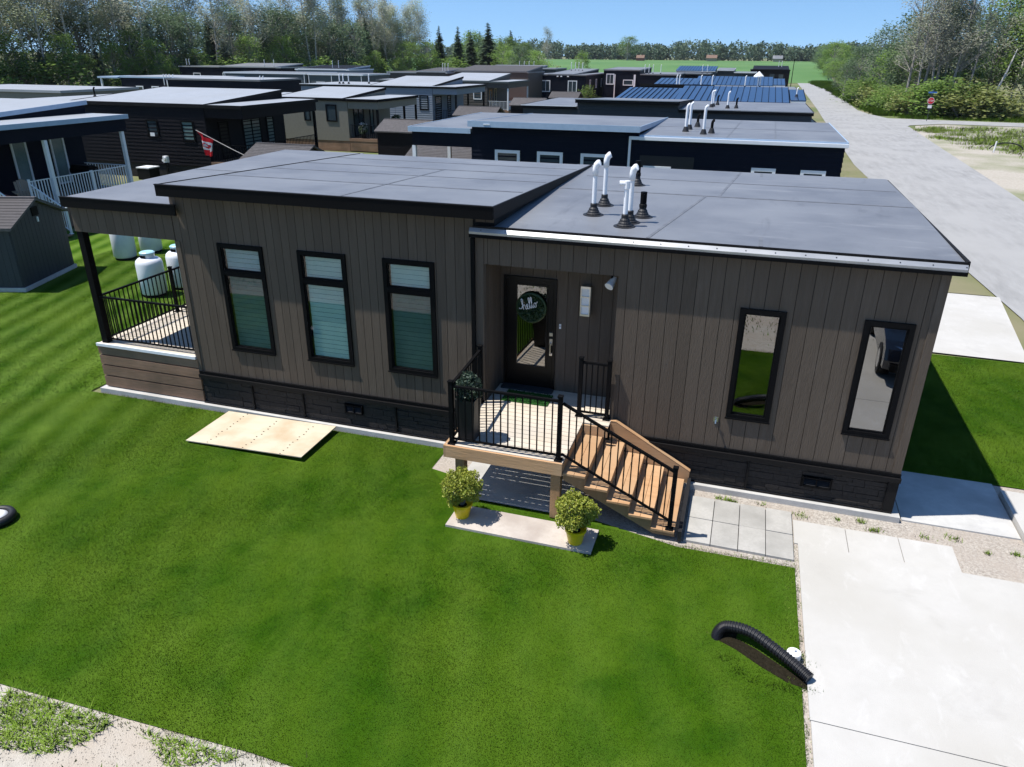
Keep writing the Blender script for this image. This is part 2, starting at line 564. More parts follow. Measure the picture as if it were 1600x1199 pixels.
# lawn sheets
lawn_poly = [(-26, -6.2), (2.5, -6.95), (5.2, -6.95), (8.5, -6.85), (11, -6.9), (14.06, -6.9), (14.06, -1.84), (12.4, -1.86), (8.0, -.9), (8.0, -.16), (-.3, -.2), (-.3, 12), (-26, 12)]
MB().add([(x, y, -.004) for x, y in lawn_poly], [tuple(range(len(lawn_poly)))]).build('lawn', MT['grass'])['kind'] = 'structure'
sheet('lawn', [(15.55, 1.62), (20.3, 1.62), (20.3, 8.1), (15.55, 8.1)], -.004, MT['grass'])
sheet('verge', [(15.9, 14.15), (20.35, 14.15), (19.6, 46), (16.0, 46)], -.008, MT['ground'])
sheet('gravel_strip', [(7.9, -1.9), (14.2, -1.9), (14.2, -1.2), (24, -1.2), (24, 1.6), (15.4, 1.6), (15.4, .05), (7.9, .05)], -.012, MT['gravel'])
sheet('edge_strip', [(13.9, -13.5), (14.14, -13.5), (14.14, -1.2), (13.9, -1.2)], -.010, MT['gravel'])
sheet('gravel_yard', [(-30, -34), (40, -34), (40, -6.6), (-30, -6.6)], -.018, MT['yard'])
# road along the houses and its side road
sheet('road', [(20.55, -30), (20.6, 12), (20.2, 20), (19.55, 46), (20.2, 80), (20.9, 111), (22.2, 190), (22.9, 240), (25.3, 254), (27.5, 210), (27.9, 165), (26.3, 110), (27.5, 93), (28.6, 81.5), (27.6, 60), (26.4, 32), (26.1, 0), (26.0, -30)], .006, MT['asphalt'])
sheet('side_road', [(26.2, 106), (28.2, 94.5), (33, 93.8), (42, 92.5), (120, 84), (120, 77), (42, 86.5), (33, 87.5), (29.0, 84), (27.4, 78)], .012, MT['asphalt'])
sheet('sandy_lot', [(26.05, -20), (70, -20), (110, 76), (42, 86.0), (33, 87.0), (29.4, 83.2), (28.3, 76), (27.3, 58), (26.2, 32)], -.002, MT['sand'])

# driveway: three narrow slabs, the big slab with a control joint
drv = struct(thing('driveway', 'x', 'x'))
del drv['label'], drv['category']
for a, b in ((14.07, 14.83), (14.84, 15.58), (15.59, 16.33)):
    bx('concrete_slab', MT['concrete'], drv, a, b, -1.235, -.60, -.10, .012)
bx('concrete_slab', MT['concrete'], drv, 14.12, 19.4, -4.62, -1.247, -.10, .020)
bx('concrete_slab', MT['concrete'], drv, 14.13, 19.4, -13.5, -4.632, -.10, .020)
pad = struct(thing('side_path', 'x', 'x'))
del pad['label'], pad['category']
bx('concrete_slab', MT['concrete2'], pad, 15.72, 17.38, -.06, 1.6, -.1, .015)
bx('concrete_slab', MT['concrete'], pad, 17.40, 20.4, -.16, 1.25, -.1, .11)
sheet('neighbour_driveway', [(15.95, 8.25), (19.75, 8.15), (20.55, 14.0), (15.95, 14.0)], .014, MT['concrete'])
sheet('far_driveway', [(15.9, 24.6), (20.0, 24.4), (20.0, 30.5), (15.9, 30.5)], .014, MT['concrete'])
sheet('mulch_bed', [(-12.5, 100), (-3, 88), (-2.5, 118), (-12.5, 122)], .01, MT['mulch'])
sheet('mulch_bed', [(-26, 92), (-20.5, 86), (-19, 104), (-27, 108)], .01, MT['mulch'])

# paver path
pv = struct(thing('paver_path', 'x', 'x'))
del pv['label'], pv['category']
for j in range(2):
    for i in range(4):
        x0 = 12.46 + i * .398
        y0 = -1.70 + j * .648
        dz = rng.uniform(-.004, .005)
        bx('paver', MT['paver'], pv, x0 + .006, x0 + .392, y0 + .006, y0 + .642, -.05, .03 + dz)
sheet('concrete_pad', [(8.62, -1.62), (10.75, -1.62), (10.75, -.16), (8.62, -.16)], .022, MT['concrete2'])

# ================================================================== THE BROWN HOUSE
house = thing('modular_home', 'brown modular home with vertical siding and grey flat roofs, in the foreground', 'house')
L = 15.53
YD = 7.4
# concrete slab under it
bx('foundation_slab', MT['concrete2'], house, -.06, L + .14, -.15, YD + .1, -.05, .09)
# window openings
WL = [(3.475, 4.405), (5.17, 6.10), (6.86, 7.79)]
WR = [(12.86, 13.495), (14.61, 15.245)]
ZL = (1.39, 3.47)
ZR = (1.385, 3.205)
REC = (8.71, 10.95, 1.03, 3.54)
holes = [(a, b, *ZL) for a, b in WL] + [(a, b, *ZR) for a, b in WR] + [REC]
WALLB, WT = .80, 4.06


def board_wall(parent, u0, u1, z0, z1, holes, pitch, fmap, m, name='siding_board', gap=.008, th=.016, zt=None):
    n = max(1, round((u1 - u0) / pitch))
    p = (u1 - u0) / n
    jit = lambda i: 0 if i in (0, n) else .022 * math.sin(i * 12.9898 + n)
    for i in range(n):
        a, b = u0 + i * p + gap / 2 + jit(i), u0 + (i + 1) * p - gap / 2 + jit(i + 1)
        cs = cells(a, b, z0, z1, holes)
        while cs:                                   # pieces cut apart by an opening become boards of their own
            grp = [cs.pop(0)]
            k = 0
            while k < len(grp):
                g_ = grp[k]
                for c in cs[:]:
                    if c[0] <= g_[1] + 1e-6 and c[1] >= g_[0] - 1e-6 and c[2] < g_[3] - 1e-6 and c[3] > g_[2] + 1e-6:
                        grp.append(c); cs.remove(c)
                k += 1
            mb = MB()
            for c in grp:
                q = MB().box(c[0], c[1], 0, th, c[2], c[3])
                mb.add([fmap(*v) for v in q.v], q.f)
            mb.build(name, m, parent)


front = lambda u, t, z: (u, -t, z)
# structural walls behind the boards (openings left out), the room behind them stays hollow and dark
core = MB()
for c in cells(2.53, 8.52, .1, 4.33, holes): core.box(c[0], c[1], 0, .12, c[2], c[3])
for c in cells(8.52, L, .1, 4.06, holes): core.box(c[0], c[1], 0, .12, c[2], c[3])
core.box(2.53, 2.65, .12, YD, .1, 4.06)
core.box(L - .12, L, .12, YD, .1, 4.06)
core.box(2.53, L, YD - .12, YD, .1, 4.06)
core.box(2.65, L - .12, .12, YD - .12, .6, .7)
core.prism([(0.12, 4.04), (YD, 4.04), (YD, 4.10), (.12, 4.33)], 0, 8.76, 8.88)
core.prism([(0.12, 4.04), (YD, 4.04), (YD, 4.10), (.12, 4.33)], 0, 2.53, 2.65)
core.box(8.52, 8.88, 0, .12, 4.16, 4.33)
core.build('wall', MT['trim'], house)
board_wall(house, 2.53, 8.52, WALLB, 4.33, holes, .166, front, MT['siding'])
board_wall(house, 8.535, L, WALLB, WT, holes, .212, front, MT['siding'])
board_wall(house, 8.56, 8.88, 4.23, 4.33, [], .16, front, MT['siding'])
# recess: back wall with the door, left cheek
DX = (8.80, 9.77)
DZ = (1.05, 3.16)
board_wall(house, 8.73, 10.95, 1.03, 3.54, [(DX[0], DX[1], 1.0, DZ[1])], .205, lambda u, t, z: (u, .8 - t, z), MT['siding'])
board_wall(house, .0, .78, 1.03, 3.54, [], .2, lambda u, t, z: (8.71 + t, u, z), MT['siding'])
rc = MB()
rc.box(8.59, 8.71, .12, .92, .9, 3.66).box(10.95, 11.07, .12, .92, .9, 3.66).box(8.71, 10.95, .8, .92, 1.0, 3.54).box(8.71, 10.95, .12, .92, 3.54, 3.66)
rc.build('entry_recess', MT['siding'], house)
bx('corner_trim', MT['siding'], house, 8.555, 8.70, -.034, -.022, WALLB, WT)
bx('corner_trim', MT['siding'], house, L - .10, L + .022, -.034, .0, WALLB, WT)
bx('corner_trim', MT['siding'], house, 2.51, 2.62, -.034, .0, WALLB, 3.46)
bx('downspout', MT['black'], house, 8.49, 8.555, -.085, -.022, .62, 3.97)
# trim band and skirting
bx('trim_band', MT['black'], house, 2.55, L + .03, -.055, 0, .735, .80)
bx('trim_ledge', MT['trim'], house, 2.55, L + .04, -.085, 0, .66, .735)
skd = [(2.56, 3.74), (3.77, 4.90), (4.93, 6.9), (6.93, 8.9), (8.93, 11.1), (11.13, 13.3), (13.33, L - .12)]
VENT = [(5.84, 6.21, .36, .545), (14.17, 14.60, .33, .51)]
for i, (a, b) in enumerate(skd):
    mb = MB()
    z = .115
    r_ = random.Random(50 + i)
    while z < .64:
        h = r_.choice((.06, .08, .10, .12))
        z1 = min(z + h, .655)
        x = a
        while x < b - .02:
            w = r_.uniform(.16, .5)
            x1 = min(x + w, b)
            for c in cells(x + .003, x1 - .003, z + .003, z1 - .003, [(v[0] - .02, v[1] + .02, v[2] - .02, v[3] + .02) for v in VENT]):
                mb.box(c[0], c[1], -r_.uniform(.008, .024), 0, c[2], c[3])
            x = x1
        z = z1
    mb.build('ledge_stone', MT['stone'], house, kind='stuff')
    bx('skirt_divider', MT['trim'], house, b, b + .03, -.05, 0, .11, .66)
bx('skirt_rail', MT['trim'], house, 2.56, L + .02, -.07, -.042, .092, .115)
bx('corner_trim', MT['trim'], house, L - .1, L + .03, -.055, 0, .11, .66)
for v in VENT:
    f = MB().box(v[0], v[1], -.06, -.005, v[2], v[2] + .02).box(v[0], v[1], -.06, -.005, v[3] - .02, v[3]).box(v[0], v[0] + .02, -.06, -.005, v[2] + .02, v[3] - .02).box(v[1] - .02, v[1], -.06, -.005, v[2] + .02, v[3] - .02)
    f.box((v[0] + v[1]) / 2 - .008, (v[0] + v[1]) / 2 + .008, -.058, -.01, v[2] + .02, v[3] - .02)
    fo = f.build('skirt_vent', MT['black'], house)
    zz = v[2] + .035
    while zz < v[3] - .03:
        MB().add([(v[0] + .02, -.045, zz), (v[1] - .02, -.045, zz), (v[1] - .02, -.012, zz + .022), (v[0] + .02, -.012, zz + .022)], [(0, 1, 2, 3)]).build('louvre', MT['rubber'], fo)
        zz += .03


def window(parent, x0, x1, z0, z1, zm=None, glassm=None, blinds=(), y=0, fm=None, cas=.055):
    fm = fm or MT['black']
    f = MB()
    yo, yi = y - .05, y + .06
    f.box(x0 - cas * .35, x1 + cas * .35, yo, yi, z1 - cas, z1 + cas * .35)
    f.box(x0 - cas * .35, x1 + cas * .35, yo, yi, z0 - cas * .35, z0 + cas)
    f.box(x0 - cas * .35, x0 + cas, yo, yi, z0 + cas, z1 - cas)
    f.box(x1 - cas, x1 + cas * .35, yo, yi, z0 + cas, z1 - cas)
    # inner sash step
    s = .025
    rows = [(z0 + cas, z1 - cas)] if not zm else [(z0 + cas, zm - .045), (zm + .045, z1 - cas)]
    if zm: f.box(x0 + cas, x1 - cas, yo + .004, yi, zm - .045, zm + .045)
    w = f.build('window', fm, parent)
    for i, (a, b) in enumerate(rows):
        sb = MB()
        sb.box(x0 + cas, x1 - cas, y - .025, y + .02, a, a + s).box(x0 + cas, x1 - cas, y - .025, y + .02, b - s, b)
        sb.box(x0 + cas, x0 + cas + s, y - .025, y + .02, a + s, b - s).box(x1 - cas - s, x1 - cas, y - .025, y + .02, a + s, b - s)
        sb.build('sash', fm, w)
        bx('pane', glassm or MT['glass'], w, x0 + cas + s, x1 - cas - s, y - .006, y + .0, a + s, b - s)
        if i < len(blinds) and blinds[i]:
            bm, frac = blinds[i]
            bl = MB()
            z = b - .02
            lo = b - (b - a) * frac
            while z > lo:
                bl.add([(x0 + .10, y + .030, z), (x1 - .10, y + .030, z), (x1 - .10, y + .036, z - .086), (x0 + .10, y + .036, z - .086)], [(0, 1, 2, 3)])
                z -= .088
            bl.build('blind', bm, w)
    sill = MB().box(x0 - .03, x1 + .03, y - .066, y - .052, z0 - .03, z0 - .006)
    sill.build('sill', fm, w)
    return w


bspec = [((MT['blind'], 1), (MT['blindblue'], .0))]
window(house, *WL[0], *ZL, 2.935, None, ((MT['blindreflect'], 1), (MT['blindblue'], 1)))
window(house, *WL[1], *ZL, 2.935, None, ((MT['blind'], 1), (MT['blind'], 1)))
window(house, *WL[2], *ZL, 2.935, None, ((MT['blindreflect'], 1), (MT['blind'], 1)))  # lower blind's colour stands in for a dark green reflection
for a, b in WR:
    window(house, a, b, *ZR, None, MT['mirror'])


def wedge(x0, x1, y0, y1, z0a, z0b, th):
    """slab with top at z0a (y0) .. z0b (y1)"""
    return MB().add([(x0, y0, z0a - th), (x1, y0, z0a - th), (x1, y1, z0b - th), (x0, y1, z0b - th), (x0, y0, z0a), (x1, y0, z0a), (x1, y1, z0b), (x0, y1, z0b)],
                    [(0, 3, 2, 1), (4, 5, 6, 7), (0, 1, 5, 4), (1, 2, 6, 5), (2, 3, 7, 6), (3, 0, 4, 7)])


def strip(x0, x1, y0, y1, zf, w=.07, h=.006):
    """raised lap strip along a line on a roof whose height is zf(y)"""
    d = Vector((x1 - x0, y1 - y0, 0)).normalized()
    n = Vector((-d.y, d.x, 0)) * w / 2
    P = [Vector((x0, y0, 0)) - n, Vector((x1, y1, 0)) - n, Vector((x1, y1, 0)) + n, Vector((x0, y0, 0)) + n]
    bot = [(p.x, p.y, zf(p.y) + .001) for p in P]
    top = [(p.x, p.y, zf(p.y) + h) for p in P]
    return MB().add(bot + top, [(4, 5, 6, 7), (0, 1, 5, 4), (1, 2, 6, 5), (2, 3, 7, 6), (3, 0, 4, 7)])


# roofs
zr = lambda y: 4.17 + .016 * min(y, 3.8) - .004 * max(0, y - 3.8)
r1 = wedge(8.55, 15.67, -.10, 3.8, zr(-.1), zr(3.8), .12)
r1.build('roof', MT['roof'], house)
r1b = wedge(8.55, 15.67, 3.8, 7.5, zr(3.8), zr(7.5), .12).build('roof', MT['roof'], house)
strip(8.9, 15.62, 3.72, 3.80, zr, .09).build('roof_seam', MT['seam'], house)
strip(13.0, 12.98, 0.0, 7.4, zr, .06).build('roof_seam', MT['seam'], house)
strip(11.35, 11.95, 0.0, 3.7, zr, .05).build('roof_seam', MT['seam'], house)
strip(12.2, 12.5, 3.8, 7.4, zr, .05).build('roof_seam', MT['seam'], house)
strip(9.2, 15.6, 5.6, 5.62, zr, .05).build('roof_seam', MT['seam'], house)
# front edge of the low roof: dark bead, pale metal strip, black lip
bx('roof_bead', MT['trim'], house, 8.55, 15.69, -.125, -.095, zr(-.1) - .02, zr(-.1) + .022)
MB().add([(8.50, -.125, 4.155), (15.69, -.125, 4.155), (15.69, -.170, 4.098), (8.50, -.170, 4.098), (8.50, -.105, 4.15), (15.69, -.105, 4.15), (15.69, -.165, 4.06), (8.50, -.165, 4.06)],
         [(0, 3, 2, 1), (4, 5, 6, 7), (0, 1, 5, 4), (1, 2, 6, 5), (2, 3, 7, 6), (3, 0, 4, 7)]).build('drip_strip', MT['drip'], house)
sc = MB()
for i in range(18):
    x = 8.7 + i * .41
    sc.lathe([(.001, 4.134), (.008, 4.134), (.008, 4.124), (.001, 4.124)], 6, (x, -.150))
sc.build('screw', MT['trim'], house)
bx('fascia', MT['black'], house, 8.50, 15.70, -.175, -.024, 4.005, 4.058)
bx('fascia', MT['trim'], house, 15.672, 15.71, -.12, 7.5, 4.04, 4.20)
# high roof, falling to the back
zh = lambda y: 4.53 - .0385 * (y + .3)
wedge(2.56, 8.93, -.28, 7.3, zh(-.28), zh(7.3), .10).build('roof', MT['roof'], house)
for (a, b, c, d, w) in ((2.62, 8.86, 1.55, 1.62, .10), (2.62, 8.86, 3.10, 3.25, .06), (2.62, 8.86, 4.55, 4.60, .12), (6.2, 6.15, -.2, 4.5, .05), (2.62, 8.86, 6.0, 6.02, .07)):
    strip(a, b, c, d, zh, w).build('roof_seam', MT['seam'], house)
bx('fascia', MT['black'], house, 2.535, 8.955, -.315, -.282, 4.335, 4.53)
bx('drip_edge', MT['trim'], house, 2.53, 8.965, -.325, -.27, 4.532, 4.548)
sof = MB().box(2.56, 8.93, -.28, .0, 4.335, 4.352)
sof.build('soffit', MT['trim'], house)
for xa, xb in ((8.932, 8.962), (2.53, 2.558)):
    MB().add([(xa, -.28, zh(-.28) - .19), (xb, -.28, zh(-.28) - .19), (xb, 7.3, zh(7.3) - .12), (xa, 7.3, zh(7.3) - .12), (xa, -.28, zh(-.28) + .012), (xb, -.28, zh(-.28) + .012), (xb, 7.3, zh(7.3) + .012), (xa, 7.3, zh(7.3) + .012)],
             [(0, 3, 2, 1), (4, 5, 6, 7), (0, 1, 5, 4), (1, 2, 6, 5), (2, 3, 7, 6), (3, 0, 4, 7)]).build('fascia', MT['trim'], house)
# covered porch at the left end
zp = lambda y: 4.135 + .012 * y
wedge(.08, 2.56, -.10, 7.5, zp(-.1), zp(7.5), .08).build('roof', MT['roof'], house)
strip(.1, 2.5, 3.7, 3.72, zp, .07).build('roof_seam', MT['seam'], house)
bx('fascia', MT['black'], house, .05, 2.73, -.135, -.102, 3.955, 4.14)
bx('drip_edge', MT['trim'], house, .045, 2.74, -.145, -.09, 4.142, 4.156)
bx('fascia', MT['black'], house, .045, .078, -.10, 7.5, 3.97, 4.12)
bm_ = MB().box(.12, 2.53, .0, .12, 3.46, 4.03).box(.12, .24, .12, YD, 3.46, 4.03)
bm_.build('porch_beam', MT['siding'], house)
board_wall(house, .12, 2.515, 3.46, 3.955, [], .20, front, MT['siding'])
bx('porch_post', MT['black'], house, .13, .27, .005, .145, 1.10, 3.455)
bx('porch_post', MT['black'], house, .13, .27, YD - .16, YD - .02, 1.10, 3.455)
# deck boards run across the porch
for i in range(52):
    y = .0 + i * .142
    bx('deck_board', MT['deck'], house, .05, 2.5, y - .02, y + .114, 1.07, 1.10)
bx('deck_edge', MT['whitepaint'], house, .03, 2.52, -.075, -.03, 1.045, 1.105)
bx('porch_joist', MT['dark'], house, .12, 2.5, .06, YD, .95, 1.05)
for z0, z1 in ((.115, .345), (.375, .595), (.625, .825), (.855, 1.04)):
    bx('skirt_board', MT['skirtwood'], house, .06, 2.545, -.045, 0, z0, z1)
    bx('skirt_board', MT['skirtwood'], house, .015, .057, -.04, YD, z0, z1)
bx('skirt_back', MT['dark'], house, .06, 2.5, .003, .05, .1, 1.04)


def railing(parent, p, q, zt=1.0, zb=.09, pitch=.115, posts=(True, True), m=None, pw=.065, sub='railing', bw=.018):
    """p,q: post foot positions (x,y,z); rails follow the slope"""
    m = m or MT['black']
    p, q = Vector(p), Vector(q)
    U = Vector((0, 0, 1))
    r = MB()
    r.bar(p + U * zt, q + U * zt, .045, .035)
    o = r.build(sub, m, parent)
    MB().bar(p + U * zb, q + U * zb, .032, .03).build('bottom_rail', m, o)
    n = max(2, round((q - p).length / pitch))
    me = None
    for i in range(1, n):
        c = p.lerp(q, i / n)
        if me is None:
            b = MB().box(-bw / 2, bw / 2, -bw / 2, bw / 2, 0, zt - zb - .02)
            me = b.mesh('baluster', m)
        share('baluster', me, o, (c.x, c.y, c.z + zb + .01))
    for k, c in enumerate((p, q)):
        if posts[k]:
            mb = MB().box(c.x - pw / 2, c.x + pw / 2, c.y - pw / 2, c.y + pw / 2, c.z, c.z + zt + .07)
            mb.box(c.x - pw * .62, c.x + pw * .62, c.y - pw * .62, c.y + pw * .62, c.z + zt + .07, c.z + zt + .09)
            mb.box(c.x - pw * .9, c.x + pw * .9, c.y - pw * .9, c.y + pw * .9, c.z + .001, c.z + .022)
            mb.build('rail_post', m, o)
    return o


railing(house, (.27, .07, 1.1), (2.5, .07, 1.1), 1.0, posts=(False, False), pitch=.105)
railing(house, (.20, .15, 1.1), (.20, 2.2, 1.1), 1.0, posts=(False, True), pitch=.12)
railing(house, (.20, 2.2, 1.1), (.20, 7.2, 1.1), 1.0, posts=(False, False), pitch=.13)
# door
dr = bx('door_frame', MT['door'], house, DX[0], DX[0] + .05, .745, .80, DZ[0], DZ[1])
MB().box(DX[1] - .05, DX[1], .745, .80, DZ[0], DZ[1]).box(DX[0] + .05, DX[1] - .05, .745, .80, DZ[1] - .05, DZ[1]).build('door_frame', MT['door'], house)
d0, d1, e0, e1 = DX[0] + .055, DX[1] - .055, 1.09, DZ[1] - .055
G = (9.05, 9.59, 1.50, 3.01)
dm = MB()
for c in cells(d0, d1, e0, e1, [G]): dm.box(c[0], c[1], .755, .795, c[2], c[3])
fr = .035
dm.box(G[0] - fr, G[1] + fr, .742, .755, G[3], G[3] + fr).box(G[0] - fr, G[1] + fr, .742, .755, G[2] - fr, G[2]).box(G[0] - fr, G[0], .742, .755, G[2], G[3]).box(G[1], G[1] + fr, .742, .755, G[2], G[3])
door = dm.build('door', MT['door'], house)
bx('door_pane', MT['mirror'], door, G[0], G[1], .762, .768, G[2], G[3])
bx('deadbolt', MT['nickel'], door, 9.665, 9.725, .73, .755, 2.12, 2.18)
hd = MB().box(9.668, 9.722, .742, .755, 1.94, 2.06).tube([(9.695, .742, 2.0), (9.695, .69, 1.99), (9.695, .69, 1.80), (9.695, .742, 1.77)], .012, 8).box(9.67, 9.72, .742, .755, 1.74, 1.79)
hd.build('handle', MT['nickel'], door)
bx('threshold', MT['slate'], house, DX[0] - .0, DX[1] + .0, .58, .80, 1.045, 1.085)
# vent pipes on the low roof
def vent_pipe(parent, x, y, z, h, m, kind, hook=None):
    b = MB().lathe([(.18, z), (.18, z + .008), (.13, z + .015), (.13, z + .03), (.105, z + .045), (.10, z + .065), (.085, z + .085), (.08, z + .11), (.06, z + .135), (.06, z + .19), (.052, z + .2)], 16, (x, y))
    p = MB().tube([(x, y, z + .02), (x, y, z + h)], .038 if kind != 'stub' else .055, 12)
    o = p.build('vent_pipe', m, parent, smooth=False)
    b.build('pipe_boot', MT['rubber'], o)
    if kind == 'elbow':
        hx, hy = hook
        c = MB().tube([(x, y, z + h - .12), (x, y, z + h - .01), (x + hx * .12, y + hy * .12, z + h + .055), (x + hx * .42, y + hy * .42, z + h + .095), (x + hx * .5, y + hy * .5, z + h + .10)], [.050, .052, .056, .058, .050], 12)
        c.build('pipe_elbow', m, o, smooth=True)
    elif kind == 'tee':
        hx, hy = hook
        c = MB().tube([(x, y, z + h - .06), (x, y, z + h + .06)], .05, 12).tube([(x, y, z + h + .02), (x - hx, y - hy, z + h + .02)], .042, 12)
        c.build('pipe_tee', m, o)
    elif kind == 'stub':
        MB().lathe([(.062, z + h * .38), (.066, z + h * .40), (.066, z + h * .5), (.058, z + h * .52)], 12, (x, y)).build('pipe_clamp', MT['trim'], o)
    return o


vent_pipe(house, 10.22, 1.38, zr(1.38), .78, MT['white'], 'elbow', (.14, -.03))
vent_pipe(house, 10.24, 2.25, zr(2.25), .80, MT['white'], 'elbow', (.14, .04))
vent_pipe(house, 10.88, .67, zr(.67), .66, MT['white'], 'tee', (.12, .02))
vent_pipe(house, 10.91, .98, zr(.98), .80, MT['white'], 'elbow', (.13, -.05))
vent_pipe(house, 11.05, 1.48, zr(1.48), .42, MT['black'], 'stub')
vent_pipe(house, 10.48, 4.62, zr(4.62), .50, MT['black'], 'stub')

# ---- things fixed to or hung on the house front
lan = thing('wall_lantern', 'tall silver wall lantern beside the front door', 'wall lamp', (10.30, .78, 2.60))
bx('back_plate', MT['nickel'], lan, -.075, .075, -.02, 0, 0, .50)
fr = MB()
for sx in (-.085, .07): fr.box(sx, sx + .015, -.13, -.115, 0, .50).box(sx, sx + .015, -.035, -.02, 0, .50)
for z in (0, .16, .32, .48): fr.box(-.07, .07, -.131, -.115, z, z + .02)
fr.box(-.085, .085, -.13, -.02, .50, .515).box(-.085, .085, -.13, -.02, -.015, 0)
fr.build('lantern_frame', MT['nickel'], lan)
for z in (.02, .18, .34):
    bx('lantern_pane', MT['white'], lan, -.07, .07, -.112, -.108, z, z + .14)
sp = thing('spotlight', 'small white bullet spotlight at the top corner of the entry recess', 'light', (10.80, .30, 3.54))
MB().box(-.05, .05, -.05, .05, -.06, 0).bar((0, 0, -.05), (0, -.02, -.15), .03).build('spotlight_bracket', MT['black'], sp)
MB().tube([(.04, .03, -.13), (.0, -.04, -.20), (-.03, -.11, -.25)], [.04, .06, .075], 14).build('spotlight_head', MT['white'], sp, smooth=False)
db = thing('doorbell', 'small pale doorbell button right of the front door', 'doorbell', (9.85, .775, 2.27))
bx('bell_plate', MT['white'], db, -.017, .017, -.018, 0, 0, .085)
MB().tube([(0, -.018, .05), (0, -.024, .05)], .009, 10).build('bell_button', MT['trim'], db)
tp = thing('outdoor_tap', 'small chrome garden tap on the siding left of a tall window', 'tap', (12.70, -.022, 1.26))
bx('tap_plate', MT['nickel'], tp, -.035, .035, -.012, 0, 0, .09)
MB().tube([(0, 0, .045), (0, -.07, .045), (0, -.08, .0)], .014, 8).bar((-.03, -.04, .075), (.03, -.04, .075), .012).build('spout', MT['nickel'], tp)
# wreath with cursive hello
wr = thing('door_wreath', 'round green boxwood wreath with white hello script hung on the door glass', 'wreath', (9.325, .742, 2.62))
lm = MB()
nr = np.random.default_rng(3)
n = 1500
a = nr.uniform(0, 2 * math.pi, n)
rr = .262 * np.sqrt(nr.uniform(.0, 1, n))
dep = -.035 - .045 * np.sqrt(np.clip(1 - (rr / .27) ** 2, 0, 1)) + nr.uniform(-.012, .012, n)
C = np.stack([rr * np.cos(a), dep, rr * np.sin(a)], 1)
def rand_axes(n, s, nr, asp=.6):
    A = nr.normal(size=(n, 3)); A /= np.linalg.norm(A, axis=1)[:, None]
    B = nr.normal(size=(n, 3)); B -= A * (A * B).sum(1)[:, None]; B /= np.linalg.norm(B, axis=1)[:, None]
    sc = (s * nr.uniform(.6, 1.25, n))[:, None]
    return A * sc, B * sc * asp
A, B = rand_axes(n, .016, nr)
lm.quads(C, A, B).build('boxwood_leaves', MT['leaf_box'], wr)
MB().tube([(.255 * math.cos(t), -.03, .255 * math.sin(t)) for t in np.linspace(0, 2 * math.pi, 25)], .03, 8, False).build('wreath_ring', MT['leaf_box'], wr)
# stroke of the word, written left to right in one line (u, v)
word = [(-.34, .02), (-.30, -.02), (-.24, .0), (-.17, .16), (-.155, .27), (-.185, .29), (-.20, .20), (-.20, -.08), (-.19, .03), (-.155, .085), (-.12, .06), (-.115, -.06), (-.085, -.07),
        (-.05, -.02), (-.015, .05), (-.03, .09), (-.06, .06), (-.06, -.02), (-.03, -.07), (.01, -.05), (.05, .08), (.085, .24), (.07, .29), (.045, .24), (.045, .0), (.06, -.07), (.09, -.04),
        (.125, .08), (.16, .24), (.145, .29), (.12, .24), (.12, .0), (.135, -.07), (.165, -.04), (.19, .04), (.225, .08), (.255, .04), (.245, -.05), (.21, -.07), (.185, -.02), (.20, .06), (.25, .07), (.30, .06), (.33, .12)]
tl = R(17)
pts = []
for i in range(len(word) - 1):
    for k in range(4):
        t = k / 4
        p0, p1, p2, p3 = [np.array(word[min(max(i + j, 0), len(word) - 1)]) for j in (-1, 0, 1, 2)]
        q = .5 * (2 * p1 + (p2 - p0) * t + (2 * p0 - 5 * p1 + 4 * p2 - p3) * t * t + (3 * p1 - p0 - 3 * p2 + p3) * t ** 3)
        u, v = q * .54
        pts.append((u * math.cos(tl) - v * math.sin(tl) - .025, -.105, u * math.sin(tl) + v * math.cos(tl) + .045))
MB().tube(pts, .0065, 6).build('hello_script', MT['white'], wr)

# ================================================================== ENTRY PORCH AND STEPS
porch = thing('entry_porch', 'cedar entry porch with steps and black railings at the front door', 'porch')
DZT = 1.045
for i in range(18):
    y = -1.745 + i * .142
    x1 = 10.56 if y < -.36 else 11.0
    if y > -.06: x1 = 10.93
    x0 = 8.66 if y < -.06 else 8.735
    bx('deck_board', MT['deck'], porch, x0, x1, y, y + .132, DZT - .03, DZT)
bx('rim_board', MT['wood'], porch, 8.66, 10.56, -1.79, -1.75, .83, 1.04)
bx('rim_board', MT['wood'], porch, 8.62, 8.66, -1.79, -.06, .83, 1.04)
bx('rim_board', MT['wood'], porch, 10.52, 10.56, -1.745, -.37, .83, 1.01)
bx('rim_board', MT['wood'], porch, 10.57, 11.0, -.40, -.362, .86, 1.04)
for y in (-1.2, -.7, -.15):
    bx('joist', MT['skirtwood'], porch, 8.67, 10.51, y, y + .04, .85, 1.0)
bx('support_post', MT['woodv'], porch, 8.80, 8.95, -1.74, -1.59, .02, .83)
bx('support_post', MT['woodv'], porch, 10.38, 10.53, -1.74, -1.59, .02, .83)
bx('support_post', MT['woodv'], porch, 8.80, 8.95, -.25, -.1, .02, .83)
